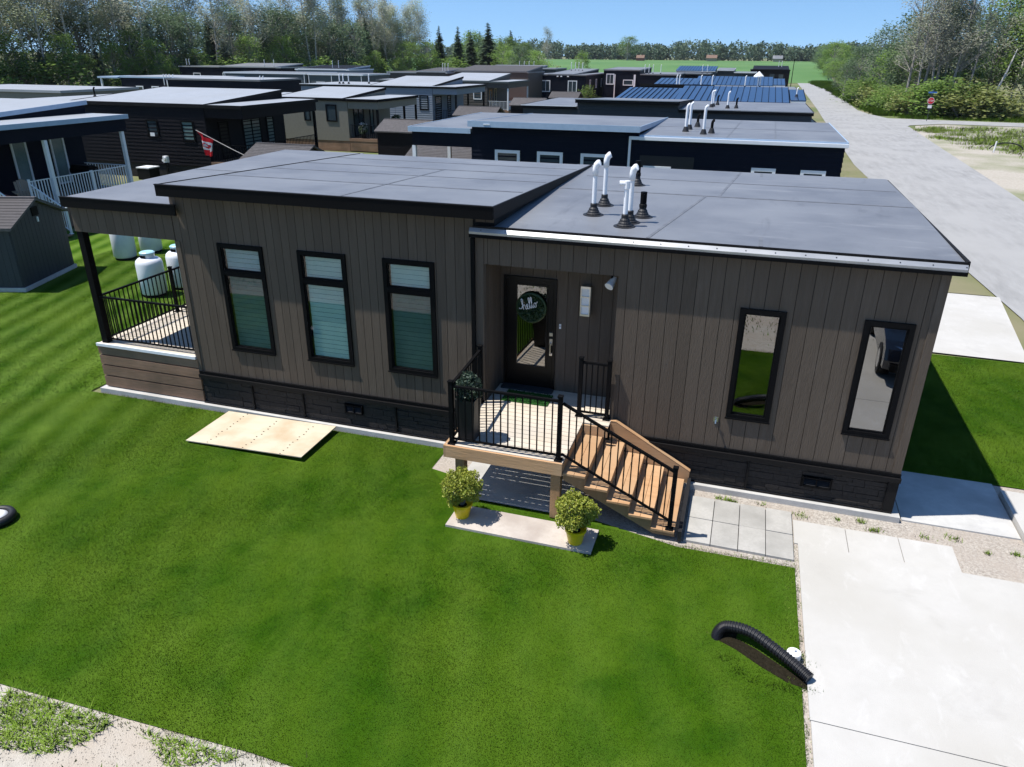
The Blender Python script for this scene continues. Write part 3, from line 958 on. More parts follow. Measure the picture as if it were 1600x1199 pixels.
# steps
RUN, RISE = .35, .175
st = [(10.56 + RUN * i, DZT - RISE * (i + 1)) for i in range(5)]
for i, (x, z) in enumerate(st):
    ya = -1.76
    yb = -.40 if i == 0 else -.16
    if i == 0: yb = -.41
    for k in range(2):
        bx('tread', MT['wood'], porch, x + .01 + k * .178, x + .182 + k * .178, ya, yb, z - .035, z)
    bx('riser', MT['woodv'], porch, x - .012, x + .008, -1.70, yb, z, z + RISE - .036)
bx('riser', MT['rubber'], porch, 12.375, 12.43, -1.76, -.12, .02, .20)
poly = []
zlo = lambda x: max(.02, 1.01 - .36 - (x - 10.56) * .5)
poly = [(10.56, 1.0)]
for x, z in st:
    poly += [(x, z - .036), (x + RUN, z - .036)]
poly += [(12.33, .03), (12.0, .03), (10.56, zlo(10.56) + .06)]
MB().prism(poly, 1, -1.68, -1.64).build('stringer', MT['woodv'], porch)
MB().prism([(11.0, .70), (11.0, 1.055), (11.09, 1.055), (12.39, .32), (12.39, .03), (12.2, .03)], 1, -.145, -.10).build('stringer', MT['wood'], porch)
MB().add([(11.0, -.15, 1.058), (11.09, -.15, 1.058), (12.40, -.15, .322), (11.0, -.06, 1.058), (11.09, -.06, 1.058), (12.40, -.06, .322)], [(0, 1, 4, 3), (1, 2, 5, 4)]).build('stringer_cap', MT['wood'], porch)
# railings of the porch
railing(porch, (8.735, -1.69, DZT), (10.48, -1.69, DZT), 1.0)
railing(porch, (8.735, -1.69, DZT), (8.66, -.13, DZT), 1.0, posts=(False, True))
railing(porch, (10.44, -.10, DZT), (10.92, -.10, DZT), 1.0, pitch=.105)
railing(porch, (10.52, -1.69, DZT - .03), (12.24, -1.69, .16), 1.0, zb=.15, posts=(False, True), pitch=.12)

dmat = bx('doormat', MT['mat'], None, 8.98, 9.83, .06, .50, DZT + .001, DZT + .022)
tag(dmat, 'green turf doormat in front of the black door', 'doormat')
# fuzzy top of the doormat is part of it
nr = np.random.default_rng(11)
n = 3000
C = np.stack([nr.uniform(8.98, 9.83, n), nr.uniform(.06, .50, n), np.full(n, DZT + .028)], 1)
A = np.stack([nr.normal(0, .004, n), nr.normal(0, .004, n), np.full(n, .010)], 1)
B = np.stack([np.full(n, .004), nr.normal(0, .002, n), np.zeros(n)], 1)
MB().quads(C, A, B).build('mat_pile', MT['mat'], dmat, kind='stuff')

# tall planter on the deck
pl = thing('tall_planter', 'tall black square planter with a dusty green plant at the porch corner', 'planter', (8.93, -1.45, DZT))
t0, t1, h = .125, .165, .74
MB().add([(-t0, -t0, 0), (t0, -t0, 0), (t0, t0, 0), (-t0, t0, 0), (-t1, -t1, h), (t1, -t1, h), (t1, t1, h), (-t1, t1, h), (-t1 + .02, -t1 + .02, h), (t1 - .02, -t1 + .02, h), (t1 - .02, t1 - .02, h), (-t1 + .02, t1 - .02, h),
          (-t1 + .025, -t1 + .025, h - .05), (t1 - .025, -t1 + .025, h - .05), (t1 - .025, t1 - .025, h - .05), (-t1 + .025, t1 - .025, h - .05)],
         [(0, 3, 2, 1), (0, 1, 5, 4), (1, 2, 6, 5), (2, 3, 7, 6), (3, 0, 4, 7), (4, 5, 9, 8), (5, 6, 10, 9), (6, 7, 11, 10), (7, 4, 8, 11), (8, 9, 13, 12), (9, 10, 14, 13), (10, 11, 15, 14), (11, 8, 12, 15), (12, 13, 14, 15)]).build('planter_pot', MT['rubber'], pl)


def bush(parent, name, m, c, rx, rz_, n, s, seed, lump=.25, stem=None):
    nr = np.random.default_rng(seed)
    d = nr.normal(size=(n, 3)); d /= np.linalg.norm(d, axis=1)[:, None]
    rad = nr.uniform(.45, 1.0, n) ** .6
    k = nr.normal(size=(14, 3)); k /= np.linalg.norm(k, axis=1)[:, None]
    bump_ = 1 + lump * (np.max(d @ k.T, axis=1) ** 6 - .5)
    C = d * (rad * bump_)[:, None] * np.array([rx, rx, rz_]) + np.array(c)
    A, B = rand_axes(n, s, nr, .55)
    o = MB().quads(C, A, B).build(name, m, parent)
    return o


bush(pl, 'foliage', MT['leaf_dusty'], (0, 0, h + .16), .21, .22, 1500, .022, 5, .5)
sm_ = MB()
for k in range(9):
    t = k * .7
    sm_.tube([(0, 0, h - .05), (.06 * math.cos(t), .06 * math.sin(t), h + .1), (.15 * math.cos(t), .15 * math.sin(t), h + .26)], .005, 5)
sm_.build('stem', MT['bark'], pl)


def yellow_pot(loc, label, seed, rx):
    t = thing('potted_shrub', label, 'potted plant', loc, group='yellow potted shrubs')
    MB().lathe([(.105, 0), (.15, .21), (.165, .215), (.165, .25), (.145, .25), (.14, .215), (.01, .21)], 24).build('pot', MT['yellow'], t, smooth=False)
    MB().lathe([(.138, .205), (.001, .222)], 16).build('potting_soil', MT['shadesoil'], t)
    sb = MB()
    for k in range(14):
        a = k * 2.4
        r = .12 + .14 * ((k * 37) % 10) / 10
        sb.tube([(.02 * math.cos(a), .02 * math.sin(a), .2), (r * .5 * math.cos(a), r * .5 * math.sin(a), .38), (r * math.cos(a), r * math.sin(a), .6)], .006, 5)
    sb.build('stem', MT['bark'], t)
    bush(t, 'foliage', MT['leaf_pot'], (0, 0, .53), rx, .27, 6500, .016, seed, .7)
    return t


slb = bx('stepping_slab', MT['slab'], None, 8.90, 11.2, -2.46, -1.86, -.03, .035)
tag(slb, 'long pinkish concrete slab on the grass under two yellow pots', 'slab')
yellow_pot((9.07, -2.16, .036), 'yellow pot with a round shrub at the far left end of the long slab', 21, .26)
yellow_pot((10.92, -2.27, .036), 'yellow pot with a round shrub beside the foot of the cedar steps', 22, .275)
# plywood sheet on the lawn, one corner propped
pw = MB()
pq = [(3.24, -1.47), (5.70, -1.43), (5.70, -.20), (3.26, -.22)]
zz_ = [.03, .085, .10, .06]
pw.add([(x, y, z) for (x, y), z in zip(pq, zz_)] + [(x, y, z + .016) for (x, y), z in zip(pq, zz_)], [(0, 3, 2, 1), (4, 5, 6, 7), (0, 1, 5, 4), (1, 2, 6, 5), (2, 3, 7, 6), (3, 0, 4, 7)])
ply = pw.build('plywood_sheet', MT['ply'])
tag(ply, 'pale plywood sheet lying on the lawn below the left windows', 'plywood')
nl = MB()
r_ = random.Random(4)
for k in range(34):
    u = (k % 3) * .32 + .18 + r_.uniform(-.01, .01)
    v = (k // 3) / 11
    x = 3.26 + 2.44 * u
    y = -1.42 + 1.18 * v
    z = (.03 * (1 - u) + .085 * u) * (1 - v) + (.06 * (1 - u) + .10 * u) * v + .0165
    nl.box(x - .012, x + .012, y - .008, y + .008, z, z + .004)
nl.build('nail_mark', MT['shadesoil'], ply)

# corrugated drain pipe over a flat dark patch painting the shade of its dug hollow
sp_ = [(13.0, -3.50), (13.12, -3.40), (13.32, -3.45), (13.3, -3.56), (13.55, -3.68), (13.85, -3.88), (14.1, -4.02), (14.13, -4.16), (13.9, -4.12), (13.6, -3.96), (13.3, -3.76), (13.08, -3.66)]
MB().add([(x, y, .001) for x, y in sp_], [tuple(range(len(sp_)))[::-1]]).build('shaded_soil_patch', MT['shadesoil'])['kind'] = 'structure'
ctrl = [(13.06, -3.62, -.05), (13.08, -3.56, .06), (13.18, -3.52, .13), (13.45, -3.60, .18), (13.75, -3.78, .15), (14.0, -3.95, .11), (14.14, -4.06, .075)]
pp = []
for i in range(len(ctrl) - 1):
    for k in range(8):
        t = k / 8
        p0, p1, p2, p3 = [np.array(ctrl[min(max(i + j, 0), len(ctrl) - 1)]) for j in (-1, 0, 1, 2)]
        pp.append(.5 * (2 * p1 + (p2 - p0) * t + (2 * p0 - 5 * p1 + 4 * p2 - p3) * t * t + (3 * p1 - p0 - 3 * p2 + p3) * t ** 3))
pp.append(np.array(ctrl[-1]))
pts, rs = [], []
for i in range(len(pp) - 1):
    for k in range(4):
        pts.append(pp[i] * (1 - k / 4) + pp[i + 1] * k / 4)
        rs.append((.062, .072, .072, .062)[k])
dp = MB().tube(pts, rs, 14).build('drain_pipe', MT['pipe'], None, smooth=False)
tag(dp, 'black corrugated drain pipe arching out of the lawn beside the driveway', 'drain pipe')
cp = thing('pipe_cap', 'small white plastic cleanout cap beside the black drain pipe', 'pipe cap', (13.97, -3.72, 0))
MB().lathe([(.085, 0), (.085, .10), (.08, .12), (.02, .135)], 18).build('cap', MT['white'], cp)
MB().lathe([(.022, .133), (.022, .165), (.018, .168)], 4).build('cap_nut', MT['white'], cp)
# rim of a tub cut by the left edge of the photo
tb = thing('lawn_tub', 'black rimmed white tub sunk in the lawn at the left edge', 'tub', (2.20, -4.50, 0))
MB().lathe([(.25, 0), (.28, .06), (.26, .12), (.20, .14), (.17, .10), (.17, .02)], 28).build('tub_rim', MT['rubber'], tb, smooth=True)
MB().lathe([(.17, .03), (.165, .10), (.11, .14), (.02, .15)], 24).build('tub_lid', MT['white'], tb, smooth=True)

# ================================================================== SHED AT LEFT, TANKS
def shed(loc, rz, w, d, hw, hr, label, wallm, detail=False, ov=.14):
    """gable roof; ridge along local y, gable ends face +-y; w along x"""
    t = thing('garden_shed', label, 'shed', loc, rz, group='garden sheds among the homes')
    MB().prism([(-w / 2, .12), (w / 2, .12), (w / 2, hw), (0, hr - .06), (-w / 2, hw)], 1, -d / 2, d / 2).build('wall', wallm, t)
    bx('base', MT['concrete2'], t, -w / 2 - .06, w / 2 + .06, -d / 2 - .06, d / 2 + .06, -.02, .12)
    sl_ = (hr - hw) / (w / 2)
    for s in (-1, 1):
        e = w / 2 + ov
        ze = hr - sl_ * e
        p = [(0, hr), (s * e, ze), (s * e, ze - .07), (0, hr - .07)]
        MB().prism(p if s > 0 else p[::-1], 1, -d / 2 - ov, d / 2 + ov).build('roof', MT['shingle'], t)
        rows = MB()
        n = int(e / .14)
        for k in range(n):
            xa, xb = e * k / n, e * (k + 1) / n
            za, zb = hr - sl_ * xa, hr - sl_ * xb
            q = [(s * xa, za + .004), (s * xb, zb + .018), (s * xb, zb + .002), (s * xa, za + .001)]
            rows.prism(q if s > 0 else q[::-1], 1, -d / 2 - ov - .01, d / 2 + ov + .01)
        rows.build('shingle_course', MT['shingle'], t, kind='stuff')
    bx('ridge_cap', MT['shingle'], t, -.07, .07, -d / 2 - ov, d / 2 + ov, hr - .015, hr + .03)
    return t


S0 = shed((-9.80, 5.80, 0), R(108), 2.8, 3.0, 2.0, 2.58, 'dark slate shed with a low gable at the left edge of the lawn', MT['shed'])
board_wall(S0, -1.48, 1.48, .14, 1.92, [], .2, lambda u, t, z: (-1.4 - t, -u, z), MT['shed'])
for i in range(14):
    x0 = -1.4 + i * .2
    zt_ = 2.0 + .58 / 1.4 * (1.4 - max(abs(x0), abs(x0 + .2))) - .07
    bx('siding_board', MT['shed'], S0, x0 + .006, x0 + .194, -1.52, -1.5, .14, zt_)
bx('gable_vent', MT['black'], S0, -.20, .12, -1.545, -1.522, 2.05, 2.32)
bx('shed_lamp', MT['white'], S0, -.02, .03, -1.56, -1.522, 1.85, 2.0)


def tank(loc, label, lid=True, r=.38, h=1.12):
    t = thing('propane_tank', label, 'gas tank', loc, group='white propane tanks on the grass')
    MB().lathe([(r * .85, .05), (r, .12), (r, h - .14), (r * .93, h - .05), (r * .75, h + .01), (r * .4, h + .04), (.02, h + .05)], 28).build('tank_body', MT['tank'], t, smooth=True)
    MB().lathe([(r * .9, 0), (r * .9, .07), (r * .8, .07)], 24).build('foot_ring', MT['trim'], t)
    MB().lathe([(.20, h + .01), (.20, h + .16), (.18, h + .16), (.18, h + .02)], 20).build('valve_collar', MT['tank'], t)
    MB().lathe([(.215, h + .16), (.215, h + .185), (.18, h + .21), (.02, h + .215)], 20).build('lid', MT['lid'], t)
    MB().box(-.09, .09, -.206, -.19, h + .04, h + .12).build('valve_opening', MT['black'], t)
    return t


tank((-4.02, 5.95, 0), 'white propane tank nearest the porch railing, in front of its twin')
tank((-3.75, 6.9, 0), 'white propane tank behind its twin, half hidden by the house wall')
tank((-8.10, 9.15, 0), 'white propane tank farther back, just right of the slate shed', h=1.25)
tank((-7.95, 10.25, 0), 'white propane tank farthest back, seen under the porch beam', h=1.25)

# ================================================================== NEIGHBOURING HOMES
def simple_window(parent, face, a, z0, w, h, fm, pm, at=0, split=None, fw_=.09, name='window'):
    """window proud of a wall: face 'f' looks to -y at v=at, 'r' looks to +x at u=at"""
    mp_ = (lambda u, t, z: (u, at - t, z)) if face == 'f' else (lambda u, t, z: (at + t, u, z))
    def bxm(mb, u0, u1, t0, t1, z0_, z1_):
        q = MB().box(u0, u1, t0, t1, z0_, z1_)
        mb.add([mp_(*v) for v in q.v], [f[::-1] for f in q.f] if face == 'f' else q.f)
    f = MB()
    bxm(f, a, a + w, .003, .06, z0, z0 + fw_)
    bxm(f, a, a + w, .003, .06, z0 + h - fw_, z0 + h)
    bxm(f, a, a + fw_, .003, .06, z0 + fw_, z0 + h - fw_)
    bxm(f, a + w - fw_, a + w, .003, .06, z0 + fw_, z0 + h - fw_)
    if split == 'v': bxm(f, a + w / 2 - .03, a + w / 2 + .03, .003, .055, z0 + fw_, z0 + h - fw_)
    if split == 'h': bxm(f, a + fw_, a + w - fw_, .003, .055, z0 + h * .52, z0 + h * .52 + .06)
    o = f.build(name, fm, parent)
    p = MB()
    bxm(p, a + fw_, a + w - fw_, .003, .02, z0 + fw_, z0 + h - fw_)
    p.build('pane', pm, o)
    return o


def laps(parent, face, a, b, z0, z1, at, m, pitch=.2):
    mb = MB()
    mp_ = (lambda u, t, z: (u, at - t, z)) if face == 'f' else (lambda u, t, z: (at + t, u, z))
    n = max(1, round((z1 - z0) / pitch))
    for i in range(n):
        za, zb = z0 + (z1 - z0) * i / n, z0 + (z1 - z0) * (i + 1) / n
        vs = [(a, 0, za), (a, .028, za + .004), (a, .004, zb), (b, 0, za), (b, .028, za + .004), (b, .004, zb)]
        mb.add([mp_(*v) for v in vs], [(0, 1, 4, 3), (1, 2, 5, 4), (0, 2, 1), (3, 4, 5)])
    return mb.build('lap_siding', m, parent, kind='stuff')


def home(label, X0, Y0, W, D, wallm, fasm, roofm, porch=None, pw=2.5, zl=4.15, hi=None, postm=None, railm=None, lap=.2, skirtm=None, group='modular homes in the park', posts=(), deckz=1.05, front_rail=True):
    t = thing('modular_home', label, 'house', (X0, Y0, 0), 0, group)
    a, b = (pw if porch == 'L' else 0), (W - pw if porch == 'R' else W)
    bx('wall', wallm, t, a, b, 0, D, .75, zl - .14)
    bx('skirting', skirtm or MT['stone'], t, a + .03, b - .03, .03, D - .03, 0, .75)
    if lap:
        laps(t, 'f', a, b, .78, zl - .16, 0, wallm, lap)
        laps(t, 'r', .02, D - .02, .78, zl - .16, b, wallm, lap)
    lows = [(0, W)] if not hi else [(0, hi[0]), (hi[1], W)]
    for (p, q) in lows:
        if q - p > .1:
            bx('roof', roofm, t, p - .05 if p == 0 else p, q + .05 if q == W else q, -.08, D + .1, zl - .12, zl)
    fz = (zl - .17, zl + .015)
    for (p, q) in lows:
        if q - p > .1:
            bx('fascia', fasm, t, p - .07 if p == 0 else p, q + .07 if q == W else q, -.115, -.082, *fz)
    bx('fascia', fasm, t, W + .052, W + .085, -.08, D + .1, *fz)
    bx('fascia', fasm, t, -.085, -.052, -.08, D + .1, *fz)
    if hi:
        u0, u1, zf, zb = hi
        e = .3
        MB().prism([(0, zl - .14), (D, zl - .14), (D, zb - .12), (0, zf - .12)], 0, u0 + .03, u1 - .05).build('wall', wallm, t)
        if zf > zl + .1 and lap: laps(t, 'f', u0 + .03, u1 - .05, zl - .14, zf - .14, 0, wallm, lap)
        s_ = (zb - zf) / D
        wedge(u0, u1, -e if zf > zb else -.08, D + .1, zf - s_ * (e if zf > zb else .08), zb, .10).build('roof', roofm, t)
        if zf > zb:
            bx('fascia', fasm, t, u0 - .03, u1 + .03, -e - .035, -e - .002, zf - .18, zf + .03)
        else:
            bx('fascia', fasm, t, u0, u1, -.115, -.082, zf - .18, zf + .015)
        for x in (u0 - .03, u1 + .002):
            MB().add([(x, -e if zf > zb else -.08, zf - .16), (x + .028, -e if zf > zb else -.08, zf - .16), (x + .028, D + .1, zb - .16), (x, D + .1, zb - .16), (x, -e if zf > zb else -.08, zf + .02), (x + .028, -e if zf > zb else -.08, zf + .02), (x + .028, D + .1, zb + .02), (x, D + .1, zb + .02)],
                     [(0, 3, 2, 1), (4, 5, 6, 7), (0, 1, 5, 4), (1, 2, 6, 5), (2, 3, 7, 6), (3, 0, 4, 7)]).build('fascia', fasm, t)
    if porch:
        p0, p1 = (0, a) if porch == 'L' else (b, W)
        bx('porch_deck', MT['skirtwood'], t, p0, p1, -.02, D, deckz - .2, deckz)
        bx('skirt_board', MT['skirtwood'], t, p0 + .02, p1 - .02, .0, .03, .05, deckz - .21)
        if porch == 'R': bx('skirt_board', MT['skirtwood'], t, W - .03, W, .04, D, .05, deckz - .21)
        bx('porch_beam', wallm, t, p0 + .05, p1 - .002, .0, .12, zl - .68, zl - .13)
        xe = p1 - .15 if porch == 'R' else p0 + .05
        bx('porch_beam', wallm, t, xe, xe + .1, .125, D, zl - .68, zl - .13)
        for v in posts:
            bx('porch_post', postm or fasm, t, xe - .02, xe + .12, v, v + .14, deckz, zl - .69)
        if railm:
            if front_rail: railing(t, (p0 + .1, .06, deckz), (p1 - .12, .06, deckz), .95, posts=(False, False), m=railm, bw=.028, pitch=.16)
            railing(t, (xe + .05, .15, deckz), (xe + .05, D - .1, deckz), .95, posts=(False, False), m=railm, bw=.028, pitch=.16)
    return t


def pipes(t, spots, z, m=None, h=.75):
    for k, (x, y) in enumerate(spots):
        o = MB().tube([(x, y, z), (x, y, z + h), (x + .015, y, z + h + .06), (x + .055, y, z + h + .10), (x + .08, y, z + h + .105)], .05, 8).build('vent_pipe', m or MT['white'], t)
        MB().lathe([(.13, z), (.11, z + .05), (.07, z + .17), (.055, z + .18)], 10, (x, y)).build('pipe_boot', MT['rubber'], o)


def spout(t, x, m, z1=3.95):
    bx('downspout', m, t, x - .04, x + .04, -.09, -.035, .4, z1)


WP, GP = MT['whitepaint'], MT['panegreen']
# right column, straight behind the brown house
n1 = home('navy home with pale blue fascia and white framed windows, directly behind the brown house', 0, 16.1, 15.6, 8.3, MT['navy'], MT['paleblue'], MT['roof'], 'L', 2.5, 4.18, (2.5, 8.85, 4.46, 4.2), WP, None, .16, posts=(0.0, 3.6))
for u in (3.45, 5.1, 6.75): simple_window(n1, 'f', u, 1.45, .98, 2.02, WP, MT['pane'], fw_=.11)
for u in (12.75, 14.35): simple_window(n1, 'f', u, 1.3, .80, 1.95, WP, MT['pane'], fw_=.11)
MB().box(8.9, 10.8, -.033, -.03, 1.0, 3.5).build('entry_recess', MT['rubber'], n1)  # flat near-black sheet paints the shade of a recessed entry
do = simple_window(n1, 'f', 9.05, 1.0, .98, 2.15, WP, MT['pane'], at=-.034, fw_=.2, name='door')
bx('gutter', WP, n1, 8.5, 15.7, -.20, -.117, 4.03, 4.14)
spout(n1, 8.52, WP, 4.02)
pipes(n1, [(10.25, 1.9), (10.3, 2.9), (10.95, 1.1)], 4.18, h=.85)
pipes(n1, [(10.5, 4.2), (11.2, 1.6)], 4.18, MT['black'], .35)
zf1 = lambda y: 4.18
for s_ in ((8.9, 15.6, 3.9, 3.92), (11.8, 12.1, 0, 8.2), (13.4, 13.5, 0, 8.2)):
    strip(*s_, zf1, .06).build('roof_seam', MT['seam'], n1)
bx('post_light', WP, n1, 3.1, 3.35, -.35, -.335, 4.36, 4.40)
n2 = home('dark grey-green home with black trim, second behind the brown house', -.2, 31.7, 15.6, 8.6, MT['slate'], MT['trim'], MT['roof'], 'L', 2.9, 4.15, (3.2, 8.85, 4.52, 4.22), WP, None, .16, posts=(0.0,))
bx('drip_edge', WP, n2, -.05, 3.2, -.14, -.117, 4.13, 4.17)
bx('drip_edge', MT['drip'], n2, 3.2, 8.85, -.37, -.34, 4.52, 4.56)
bx('drip_edge', MT['drip'], n2, 8.86, 15.7, -.14, -.117, 4.13, 4.16)
pipes(n2, [(10.4, 2.3), (10.45, 3.0), (11.3, 1.6)], 4.15)
pipes(n2, [(10.6, 4.6), (11.75, 1.9)], 4.15, MT['black'], .42)
bx('wall_light', WP, n2, 13.9, 14.05, -.1, -.034, 3.35, 3.5)


def metal_home(label, parts, wallm, group='modular homes in the park', origin=(0, 0)):
    """home under standing-seam shed roofs: parts = (x0,x1,y0,y1,zfront,zback,panels)"""
    t = thing('modular_home', label, 'house', (*origin, 0), 0, group)
    for (x0, x1, y0, y1, za, zb, n) in parts:
        x0 -= origin[0]; x1 -= origin[0]; y0 -= origin[1]; y1 -= origin[1]
        MB().prism([(y0 + .25, 0), (y1, 0), (y1, zb - .16), (y0 + .25, za - .14)], 0, x0 + .15, x1 - .15).build('wall', wallm, t)
        bx('fascia', WP, t, x0, x1, y0 - .04, y0 - .002, za - .20, za - .02)
        s_ = (zb - za) / (y1 - y0)
        p = (x1 - x0) / n
        rm = None
        for i in range(n):
            a, b = x0 + i * p + .012, x0 + (i + 1) * p - .012
            wedge(a, b, y0 - .05, y1, za, zb, .05).build('roof_panel', MT['metalblue'], t)
            MB().add([(b + .0, y0 - .05, za + .055), (b + .03, y0 - .05, za + .055), (b + .03, y1, zb + .055), (b, y1, zb + .055), (b, y0 - .05, za - .05), (b + .03, y0 - .05, za - .05), (b + .03, y1, zb - .05), (b, y1, zb - .05)],
                     [(0, 1, 2, 3), (4, 5, 1, 0), (5, 6, 2, 1), (6, 7, 3, 2), (7, 4, 0, 3)]).build('roof_seam', MT['navy'], t)
    return t


n3 = metal_home('home with a long blue standing-seam metal roof, third behind the brown house', [(2.3, 6.7, 47.3, 54.6, 3.82, 4.40, 11), (6.75, 14.75, 47.0, 54.6, 3.86, 4.60, 17), (14.85, 15.9, 48.5, 54.6, 3.95, 4.45, 2)], MT['char'])
pipes(n3, [(15.3, 50.5)], 4.1, h=.5)
n3b = home('grey flat roofed home between two blue metal roofs', 2.0, 62.7, 13.8, 8.0, MT['char'], MT['trim'], MT['midroof'], None, zl=4.15, hi=(-.0, 6.2, 4.42, 4.18), lap=0)
pipes(n3b, [(3.2, .8), (3.45, .8), (5.4, .9), (6.4, .8), (9.3, 1.4), (10.6, 1.6)], 4.2, h=.9)
MB().lathe([(.02, 5.6), (.45, 5.2), (.45, 5.12), (.05, 5.12), (.05, 4.2)], 10, (10.4, 1.2)).build('roof_cowl', MT['white'], n3b)
n4 = metal_home('home with a farther, darker strip of blue metal roof', [(1.2, 5.5, 78.2, 85, 3.95, 4.45, 8), (5.55, 13.9, 78.0, 85, 4.0, 4.72, 17), (13.95, 15.2, 79.5, 85, 4.05, 4.55, 3)], MT['navy'])
n5 = home('navy box home with two white windows and white lights under its eave, past the shed', -22.3, 112, 8.5, 20, MT['navy'], MT['midroof'], MT['midroof'], None, zl=4.08, hi=(2.2, 6.5, 4.12, 4.7), lap=0, skirtm=MT['navy'])
for u in (1.15, 5.55): simple_window(n5, 'f', u, 1.45, 1.5, 1.75, WP, MT['pane'], split='v', fw_=.13)
for v in (2.5, 7.5, 12, 16): simple_window(n5, 'r', v, 1.9, .9, 1.4, WP, MT['pane'], at=8.5)
for u in (.95, 3.7, 4.3, 5.4): bx('eave_light', MT['white'], n5, u, u + .28, -.12, -.01, 3.72, 3.88)
pipes(n5, [(3.2, 12), (3.7, 13), (4.3, 13), (5.2, 12)], 4.45, h=1.2)
n6 = home('dark home with a raised left wing and white window, behind the orange mulch bed', -13.0, 122, 12.2, 14, MT['navy'], MT['midroof'], MT['midroof'], None, zl=4.12, hi=(0, 6.2, 4.75, 5.0), lap=0, skirtm=MT['navy'])
simple_window(n6, 'f', .5, 2.4, 1.35, 1.7, WP, MT['pane'], split='v', fw_=.14)
simple_window(n6, 'f', 3.4, 2.3, 1.7, .9, WP, MT['pane'], fw_=.12)
bx('porch_post', WP, n6, 1.95, 2.1, -.3, -.12, 0, 4.0)
bx('porch_post', WP, n6, 5.2, 5.5, -.3, -.12, 0, 4.0)
pipes(n6, [(6.5, 3), (7.2, 3), (7.9, 3), (9.2, 3)], 4.12, h=1.3)
n7 = metal_home('small far home with a bright blue metal roof, at the edge of the crop field', [(-3.9, 3.8, 150, 158, 4.35, 5.1, 14)], MT['slate'])
n8 = home('black home with a shallow gable at the far end of the street', 9.9, 185, 8.8, 12, MT['char'], MT['char'], MT['char'], None, zl=4.2, hi=(0.5, 8.6, 4.3, 5.0), lap=0, skirtm=MT['char'])
for u in (1.3, 4.4, 6.4): simple_window(n8, 'f', u, 2.1, 1.1, 1.2, MT['slate'], MT['pane'], split='v')
pipes(n8, [(6.2, 4), (6.9, 4)], 4.6, h=1.4)
n9 = home('grey home with low gables just left of the black far home', 3.2, 160, 8.2, 10, MT['slate'], WP, MT['midroof'], None, zl=4.0, hi=(.4, 3.8, 4.4, 4.7), lap=0, skirtm=MT['slate'])
n9b = home('low grey flat roofed home in front of the small bright blue roof', -8.5, 138, 12, 8, MT['char'], MT['midroof'], MT['midroof'], None, zl=4.05, lap=0)
pipes(n9b, [(10.5, 2), (12.9 - 1.5, 2)], 4.05, h=1.3)

# left column: their porches look towards the middle of the park
b0 = home('navy home with pale blue roof edge and a white railed porch, at the left edge', -30, 9.2, 16.0, 7.3, MT['navy'], MT['paleblue'], MT['sheenroof'], 'R', 2.7, 4.2, (2, 13.9, 4.3, 4.72), WP, None, .2, posts=(2.95, 6.95))
for v in (3.6, 5.5): simple_window(b0, 'r', v, 1.3, .72, 2.0, WP, GP, at=13.33, fw_=.07)
railing(b0, (15.85, 1.95, 1.05), (15.85, 7.0, 1.05), 1.0, posts=(True, False), m=WP, bw=.03, pitch=.135)
railing(b0, (15.85, 7.05, 1.05), (13.4, 7.05, 1.05), 1.0, posts=(False, False), m=WP, bw=.03, pitch=.15)
for k in range(5): bx('tread', MT['skirtwood'], b0, 16.0 + k * .3, 16.32 + k * .3, .55, 1.9, .84 - k * .19, .88 - k * .19)
railing(b0, (15.9, 1.95, 1.0), (17.4, 1.95, .12), .95, zb=.12, posts=(False, True), m=WP, bw=.03, pitch=.15)
railing(b0, (15.9, .5, 1.0), (17.4, .5, .12), .95, zb=.12, posts=(True, True), m=WP, bw=.03, pitch=.15)
bx('rail_post', WP, b0, 15.81, 15.89, 4.95, 5.05, 1.05, 2.1)
b1 = home('charcoal home with dark lap siding behind the drooping pole flag', -30, 24.9, 15.9, 7.6, MT['char'], MT['trim'], MT['sheenroof'], 'R', 2.5, 4.1, (4.2, 13.5, 4.12, 4.62), MT['black'], MT['black'], .2, posts=(7.3,))
simple_window(b1, 'f', 9.35, 2.25, .8, 1.0, MT['black'], MT['pane'])
simple_window(b1, 'f', 11.75, 2.1, .85, 1.15, MT['black'], GP)
bx('window_note', WP, b1, 9.55, 9.85, -.075, -.064, 2.33, 2.52)
for v, w_ in ((1.0, .9), (3.2, 1.8), (5.6, .8)): simple_window(b1, 'r', v, 1.05, w_, 2.1, MT['black'], GP if v > 1 else MT['door'], at=13.4, split='v' if w_ > 1 else None)
pipes(b1, [(3.0, 3.0)], 4.1, MT['black'], .5)
bx('meter_box', WP, b1, 10.1, 10.35, -.15, -.034, .95, 1.05)
b2 = home('taupe home with brown skirting and a hanging basket on its porch', -30, 40.3, 16.2, 7.0, MT['taupe'], MT['black'], MT['sheenroof'], 'R', 2.5, 3.72, (7.6, 13.4, 3.75, 4.25), MT['black'], MT['black'], 0, skirtm=MT['skirtwood'], posts=(0.02, 4.6, 6.8), deckz=.95)
simple_window(b2, 'f', 11.9, 2.1, .9, 1.2, MT['black'], MT['pane'])
simple_window(b2, 'f', 10.0, 2.1, .55, 1.1, MT['black'], MT['pane'])
for v, w_, m_ in ((.8, 1.6, MT['pane']), (3.4, .6, GP)): simple_window(b2, 'r', v, .98, w_, 2.2, MT['black'], m_, at=13.7, split='v' if w_ > 1 else None)
b3 = home('blue-grey home with white trim line, third in the left column', -30, 56, 16.2, 8, MT['bluegrey'], MT['trim'], MT['sheenroof'], 'R', 2.4, 4.08, (7.5, 13.8, 4.1, 4.75), MT['black'], MT['black'], .2, posts=(0.02, 3.2, 7.7), deckz=1.1)
bx('drip_edge', WP, b3, -.07, 16.25, -.14, -.117, 4.07, 4.12)
simple_window(b3, 'f', 12.5, 2.0, .9, 1.3, MT['black'], MT['pane'])
